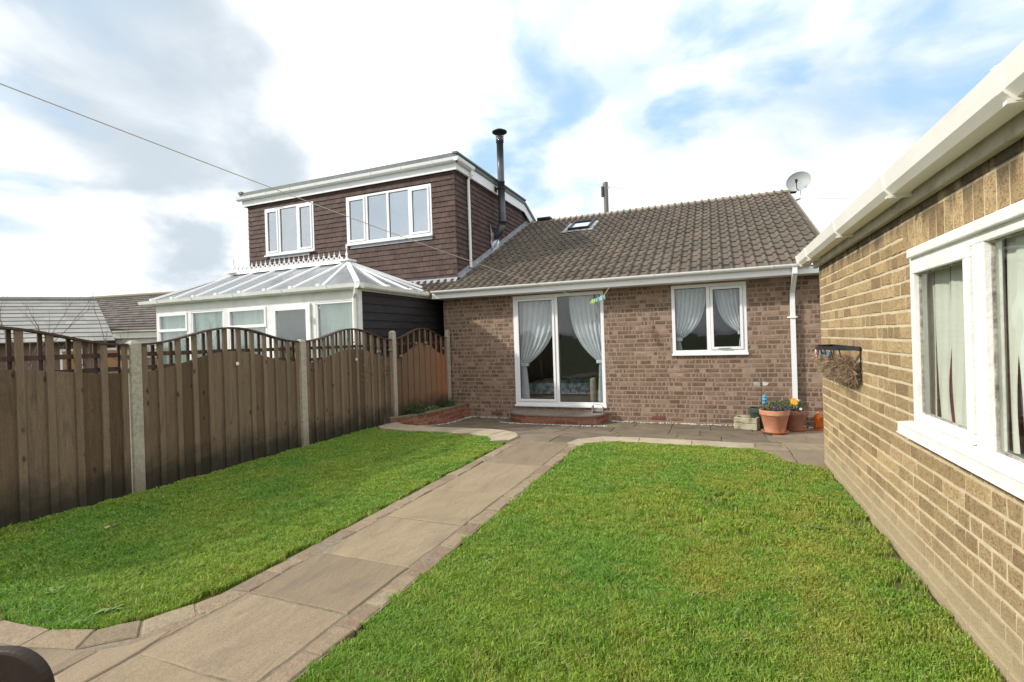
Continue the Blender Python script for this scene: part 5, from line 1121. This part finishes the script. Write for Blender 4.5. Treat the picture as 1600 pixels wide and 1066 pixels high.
# ------------------------------------------------------------------ washing line
hook = Vector((-1.66, EY-.012, 2.41)); knot = Vector((-1.80, 8.55, 2.26)); A0 = Vector((-.861843, .35876, .358495))*4.2 + Vector((0, 0, CAMZ))
tl = thing('washing_line', 'thin cream washing line running down to the house fascia', 'washing line', (-3.5, 5, 0))
B0 = Vector((-1.93, 8.45, 2.15)); ext = A0 + (A0-B0)*.45; SAG = .06
pts = []
for i in range(41): s_ = i/40; p = ext.lerp(B0, s_); p.z -= SAG*sin(pi*max(0, (s_-.30)/.70)) if s_ > .30 else 0; pts.append(p)
mb = MB(); mb.tube(pts, .0034, 6); mb.tube([B0, Vector((-1.78, 8.55, 2.20)), hook], .0042, 6); mb.build('cord', ROPE, tl)
mb = MB(); mb.tube([ext+Vector((-.02, 0, 0))*0+Vector((0, 0, -ext.z+LV-.1)), ext+Vector((0, 0, .06))], .024, 10); mb.build('post', SILVER, tl)
t = thing('peg_cluster', 'bunch of aqua and lime clothes pegs clipped at the end of the washing line', 'clothes pegs', B0)
rd = random.Random(91)
def peg(mb, p, d):
    d = Vector(d).normalized(); s_ = d.cross(Vector((0, 1, 0))).normalized()*.005; f_ = Vector((0, .007, 0)); L = .075
    for o in (-f_, f_): mb.add([p+o-s_, p+o+s_, p+d*L+o*1.9+s_, p+d*L+o*1.9-s_, p+o*.3-s_, p+o*.3+s_, p+d*L+o*1.2+s_, p+d*L+o*1.2-s_], [(0, 1, 2, 3), (4, 7, 6, 5), (0, 4, 5, 1), (1, 5, 6, 2), (2, 6, 7, 3), (3, 7, 4, 0)])
for k in range(26):
    s_ = k/25; p = B0.lerp(Vector((-1.74, 8.58, 2.23)), s_) + Vector((0, 0, .02)); mb = MB(); peg(mb, p, (rd.uniform(-.5, .35), rd.uniform(-.8, .6), -1)); mb.build('peg', LIME if k < 7 else (WHITEM if k % 6 == 5 else AQUA), t)

# ------------------------------------------------------------------ satellite dish, telegraph pole, wires
t = thing('satellite_dish', 'grey oval satellite dish above the right end of the roof ridge', 'satellite dish', (1.95, 13.8, 4.9))
Cd = Vector((1.97, 13.75, 5.11)); nrm = Vector((-.35, -1.0, .18)).normalized(); M3 = nrm.to_track_quat('Z', 'Y').to_matrix()
mb = MB(); pr = [(r_, .10*(r_/.27)**2-.07) for r_ in (.001, .06, .12, .18, .23, .265)] + [(.272, .035), (.265, .022)] + [(r_, .10*(r_/.27)**2-.078) for r_ in (.23, .18, .12, .06, .001)]
mb.lathe(pr, Cd, 32, sx=1.0, sy=.90, M3=M3); mb.build('reflector', DISHM, t, smooth=True)
mb = MB(); a = Cd + M3 @ Vector((0, -.22, .02)); b = Cd + M3 @ Vector((.0, -.06, .27)); mb.tube([a, Cd + M3 @ Vector((0, -.24, .18)), b], .010, 6); mb.tube([b, b + M3 @ Vector((0, .01, -.07))], .026, 10); mb.box(b.x-.02, b.x+.02, b.y-.03, b.y+.01, b.z-.07, b.z-.02); mb.build('receiver_arm', GASKET, t)
mb = MB(); mb.tube([Cd - nrm*.06, Cd - nrm*.14, Cd - nrm*.14 + Vector((0, 0, -.35))], .018, 8); mb.tube([Cd - nrm*.14 + Vector((0, 0, -.35)), Vector((1.63, 13.9, 4.6))], .018, 8); mb.build('mounting_bracket', SILVER, t)
t = thing('telegraph_pole', 'wooden telegraph pole with grey junction box rising behind the roof ridge', 'telegraph pole', (-4.66, 24, 0))
mb = MB(); mb.tube([(-4.66, 24, -.1), (-4.66, 24, 8.95)], .14, 12, r1=.11); mb.build('pole', POLEW, t); mb = MB(); mb.box(-4.86, -4.76, 23.85, 23.98, 8.25, 8.75); mb.build('junction_box', mat('dark_box', [(.08, .085, .09), (.1, .1, .11)], 5), t, bevel=.02)
mb = MB(); mb.tube([(-4.75, 23.9, 8.7), (-4.80, 23.9, 8.9)], .02, 6); mb.tube([(-4.56, 23.95, 8.6), (-4.50, 23.95, 8.72)], .02, 6); mb.build('insulator', SILVER, t)
mb = MB(); pts = [Vector((-4.6, 24, 8.72)).lerp(Vector((14, 15, 4.9)), i/20) - Vector((0, 0, 1.0*sin(pi*i/20))) for i in range(21)]; mb.tube(pts, .004, 4)
tag(mb.build('overhead_wire', GASKET, None, origin=(-4.6, 24, 8.72)), 'thin telephone wire sagging from the telegraph pole to the right behind the dish', 'wire')

# ------------------------------------------------------------------ garden seat corner at the bottom left
t = thing('garden_chair', 'dark brown rounded wooden chair back cropped at the bottom left corner', 'chair', (-1.75, .55, LV))
dx = Vector((R.x, R.y, 0)).normalized(); bk = Vector((F.x, F.y, 0)).normalized(); c0 = Vector((-1.935, .67, LV-.018))
Tq = lambda a, b, c: tuple(c0 + dx*a + bk*c + Vector((0, 0, b)))      # chair faces away from the house
mb = MB(); n = 14; rr = .12; hw = .245; top = .565; bot = .30
ol = [(-hw, bot), (hw, bot), (hw, top-rr)] + [(hw-rr+rr*cos(radians(9*k)), top-rr+rr*sin(radians(9*k))) for k in range(1, 11)] + [(-hw+rr-rr*sin(radians(9*k)), top-rr+rr*cos(radians(9*k))) for k in range(1, 10)] + [(-hw, top-rr)]
m_ = len(ol); mb.add([Tq(a, b, 0) for a, b in ol] + [Tq(a, b, .035) for a, b in ol], [tuple(range(m_)), tuple(range(m_, 2*m_))[::-1]] + [(i, m_+i, m_+(i+1) % m_, (i+1) % m_) for i in range(m_)])
mb.build('backrest', BROWNP, t, bevel=.008)
mb = MB(); mb.box(-.24, .24, .26, .295, -.42, .0, Tq); mb.build('seat', BROWNP, t, bevel=.01)
for a, c in ((-.21, -.39), (.21, -.39), (-.21, -.04), (.21, -.04)): mb = MB(); mb.box(a-.02, a+.02, 0, .259, c-.02, c+.02, Tq); mb.build('leg', BROWNP, t)

# ------------------------------------------------------------------ beyond the fence on the left
gh = thing('neighbour_bungalow', 'far bungalow with plain pale grey roof seen over the fence at the left edge', 'bungalow', (-30, 14, 0))
r1 = Vector((-29.83, 15.94, 4.25)); dd_ = Vector((.72, .69, 0)).normalized(); r0 = r1 - dd_*9; e1 = Vector((-23.95, 13.47, 2.0)); e0_ = e1 - dd_*9
mb = MB(); nr = 11; rd = random.Random(5)
for k in range(nr):
    a = k/nr; b = (k+1)/nr; A_ = e0_.lerp(r0, a); B_ = e1.lerp(r1, a); C_ = e1.lerp(r1, b); D_ = e0_.lerp(r0, b); up = Vector((0, 0, .045))
    for j in range(12):
        mb.rn = rd.random(); f0, f1 = j/12, (j+1)/12; mb.quad(A_.lerp(B_, f0)+up, A_.lerp(B_, f1)+up, D_.lerp(C_, f1)+Vector((0, 0, .01)), D_.lerp(C_, f0)+Vector((0, 0, .01)))
    mb.mi = 1; mb.quad(A_, B_, B_+up, A_+up); mb.mi = 0
bkv = (r1-e1); bkv.z = 0
mb.quad(r0, r1, r1+bkv-Vector((0, 0, 2.25)), r0+bkv-Vector((0, 0, 2.25))); mb.tri(e1, r1+Vector((0, 0, .05)), r1+bkv-Vector((0, 0, 2.25)))
mb.build('roof', [GREYROOF, TILE], gh)
mb = MB(); inw = bkv.normalized()*.5; wv = [e0_+inw, e1+inw-dd_*.3, e1+bkv*2-inw-dd_*.3, e0_+bkv*2-inw]
for a, b in zip(wv, wv[1:]+wv[:1]): mb.quad((a.x, a.y, 0), (b.x, b.y, 0), (b.x, b.y, 2.1), (a.x, a.y, 2.1))
mb.build('wall', FARBRICK, gh)
mb = MB(); p = r0.lerp(r1, .97); mb.tube([r0+Vector((0, 0, .06)), r1+Vector((0, 0, .06))], .13, 8); mb.build('ridge_tiles', GREYROOF, gh)
for f0, w_ in ((.80, .6), (.955, .75)):
    a = (e0_+inw).lerp(e1+inw, f0) - inw.normalized()*.06; b = a + dd_*w_; nn = -inw.normalized()*.05
    fr_ = MB(); fr_.add([(q_.x+o.x, q_.y+o.y, z) for q_ in (a-dd_*.08, b+dd_*.08) for o in (Vector((0, 0, 0)), nn) for z in (0, 1.72)], [(0, 1, 5, 4), (2, 6, 7, 3), (1, 3, 7, 5), (0, 2, 3, 1), (4, 5, 7, 6)])
    do_ = fr_.build('door_frame', UPVCD, gh)
    mb = MB(); n2 = nn*1.4; mb.add([(q_.x+o.x, q_.y+o.y, z) for q_ in (a, b) for o in (nn*.5, n2) for z in (.02, 1.62)], [(0, 1, 5, 4), (2, 6, 7, 3), (1, 3, 7, 5), (0, 2, 3, 1), (4, 5, 7, 6)]); mb.build('door', BROWNDOOR, do_)
bh = thing('brown_roofed_house', 'far house with dark brown tiled roof between grey roof and conservatory', 'house', (-33, 20, 0))
q0 = Vector((-39.5, 19.5, 5.0)); q1 = Vector((-29.5, 23.6, 5.35)); s0 = Vector((-33.5, 15.5, 2.6)); s1 = Vector((-24.2, 19.3, 2.5))
mb = MB(); nr = 16
for k in range(nr):
    A_, B_, C_, D_ = s0.lerp(q0, k/nr), s1.lerp(q1, k/nr), s1.lerp(q1, (k+1)/nr), s0.lerp(q0, (k+1)/nr); up = Vector((0, 0, .07))
    for j in range(30):
        mb.rn = rd.random(); f0, f1 = j/30, (j+1)/30; mb.quad(A_.lerp(B_, f0)+up, A_.lerp(B_, f1)+up, D_.lerp(C_, f1), D_.lerp(C_, f0)); mb.quad(A_.lerp(B_, f0), A_.lerp(B_, f1), A_.lerp(B_, f1)+up, A_.lerp(B_, f0)+up)
b2 = (q0-s0); b2.z = 0; mb.quad(q0, q1, q1+b2-Vector((0, 0, 2.8)), q0+b2-Vector((0, 0, 2.4))); mb.build('roof', BROWNROOF, bh)
mb = MB(); a, b = s0+b2*.1, s1+b2*.1; c, d = s1+b2*1.9, s0+b2*1.9
for p_, q_ in ((a, b), (b, c), (c, d), (d, a)): mb.quad((p_.x, p_.y, 0), (q_.x, q_.y, 0), (q_.x, q_.y, 2.7), (p_.x, p_.y, 2.7))
mb.build('wall', FARBRICK, bh); mb = MB(); mb.tube([q0+Vector((0, 0, .08)), q1+Vector((0, 0, .08))], .12, 8); mb.build('ridge_tiles', RIDGE, bh)
mb = MB(); rd = random.Random(6)
vg0 = r1+Vector((.1, .05, .02)); vg1 = e1+Vector((.2, .1, .15))
fg = thing('flat_roofed_garage', 'white flat-roofed garage beyond the fence between the grey roof and the conservatory', 'garage', (-23, 14.4, 0))
a = Vector((-24.5, 13.80, 0)); b = Vector((-20.6, 15.4, 0)); d3 = Vector((-.38, .92, 0))*4
mb = MB(); 
for p_, q_ in ((a, b), (b, b+d3), (b+d3, a+d3), (a+d3, a)): mb.quad((p_.x, p_.y, 0), (q_.x, q_.y, 0), (q_.x, q_.y, 2.2), (p_.x, p_.y, 2.2))
mb.build('wall', RENDER, fg); mb = MB(); o = Vector((.05, -.12, 0))
A1, B1, C1, D1 = a+o*1.2, b+o*1.2, b+d3-o, a+d3-o
mb.add([(p_.x, p_.y, z) for z in (2.12, 2.38) for p_ in (A1, B1, C1, D1)], [(0, 1, 5, 4), (1, 2, 6, 5), (2, 3, 7, 6), (3, 0, 4, 7), (4, 5, 6, 7), (0, 3, 2, 1)]); mb.build('fascia', RENDER, fg)
mb = MB(); mb.tube([A1+Vector((0, 0, 2.40)), B1+Vector((0, 0, 2.42))], .05, 6); mb.build('roof_trim', mat('mossy_trim', [(.16, .14, .06), (.4, .37, .3)], .8), fg)
wA = a.lerp(b, .40)+o; wB = a.lerp(b, .50)+o
mb = MB(); mb.add([(p_.x+k*o.x*.3, p_.y+k*o.y*.3, z) for p_ in (wA, wB) for k in (0, 1) for z in (.9, 1.7)], [(0, 1, 5, 4), (2, 6, 7, 3), (1, 3, 7, 5), (0, 2, 3, 1), (4, 5, 7, 6)]); wo_ = mb.build('window', UPVCD, fg)
wA2 = wA.lerp(wB, .12)+o*.4; wB2 = wA.lerp(wB, .88)+o*.4; mb = MB(); mb.quad((wA2.x, wA2.y, .98), (wB2.x, wB2.y, .98), (wB2.x, wB2.y, 1.64), (wA2.x, wA2.y, 1.64)); mb.build('obscured_pane', mat('obscured_glass', [(.12, .10, .10), (.42, .40, .40)], 14, ramp=(.45, .55), bump=0), wo_)

# bare shrubs, log pile and greenery in the neighbouring garden
def bare_shrub(c, h, seed, label, spread=.5, n=5, lean=0):
    rd = random.Random(seed); mb = MB(); c = Vector(c)
    def br(p, d, L, r_, lev):
        pts = [p]; q = p
        for k in range(4): d = (d + Vector((rd.uniform(-.16, .16), rd.uniform(-.16, .16), rd.uniform(-.02, .12)))).normalized(); q = q + d*L/4; pts.append(q)
        mb.tube(pts, r_, 5, r1=r_*.45)
        if lev < 3:
            for k in range(rd.randint(2, 3)):
                i = rd.randint(1, 4); a = rd.uniform(0, 6.28); br(pts[i], (d + Vector((cos(a), sin(a), rd.uniform(-.1, .5)))*.55).normalized(), L*rd.uniform(.4, .65), r_*.5, lev+1)
    for k in range(n): a = rd.uniform(0, 6.28); br(c, Vector((cos(a)*spread, sin(a)*spread, 1)).normalized(), h*.62*rd.uniform(.7, 1), .018, 0)
    t = tag(mb.build('bare_shrub', TWIG, None, origin=c), label, 'shrub', 'bare shrubs beyond the fence')
bare_shrub((-11.7, 5.0, .15), 2.75, 1, 'tall bare forked shrub beyond the fence at the far left', .22, 3)
bare_shrub((-10.9, 6.0, .15), 2.15, 2, 'low twiggy bare shrub beyond the first fence panel', .5, 5)
bare_shrub((-10.6, 6.9, .15), 2.3, 3, 'bare shrub with side branches left of the first concrete post', .45, 4)
bare_shrub((-9.6, 5.5, .15), 1.9, 4, 'small whitish bare bush seen through the trellis', .6, 6)
rd = random.Random(8); k_ = 0
for (x, y, z, r_) in ((-13.6, 7.9, 1.02, .13), (-13.0, 8.0, .92, .11), (-12.75, 8.35, 1.05, .14), (-12.3, 8.5, .92, .10), (-13.3, 8.1, .72, .13), (-12.6, 8.3, .70, .14)):
    lbs = ['pale round log end highest on the left of the pile', 'log end beside the highest left one', 'pale round log end highest on the right of the pile', 'smaller log end at the right of the pile', 'lower left log of the pile', 'lower right log of the pile']
    d = Vector((-.83, .5, 0)); p = Vector((x, y, z)); t = thing('firewood_log', lbs[k_] + ', seen through the trellis', 'log', p, 'logs stacked beyond the fence'); k_ += 1
    mb = MB(); mb.tube([p, p+d*.5], r_, 12, cap=False); mb.build('bark', BARK, t); mb = MB(); mb.tube([p-d*.005, p+d*.01], r_*.93, 12); mb.build('cut_face', LOGE, t)
t = thing('log_shelter', 'dark timber log shelter beyond the first fence panel', 'shelter', (-13.3, 8.3, 0))
mb = MB(); 
for z in (.15, .55): mb.box(-14.6, -12.2, 8.0, 8.6, z, z+.05)
for x in (-14.6, -13.4, -12.25): mb.box(x, x+.06, 8.5, 8.56, .1, 1.5)
mb.build('frame', TREL, t); mb = MB(); mb.box(-14.7, -12.1, 8.55, 8.6, .2, 1.35); mb.build('back_boards', TREL, t)
bush('ivy_bush', (-11.9, 7.55, .5), .25, 1.0, 380, 'bright green bush beyond the fence left of the first concrete post', 'bush', 77, m=LEAFP, L=(.05, .09))
bush('evergreen_bush', (-13.5, 6.4, .1), .7, 1.1, 900, 'dark evergreen bush low beyond the first fence panel', 'bush', 78, L=(.05, .10))
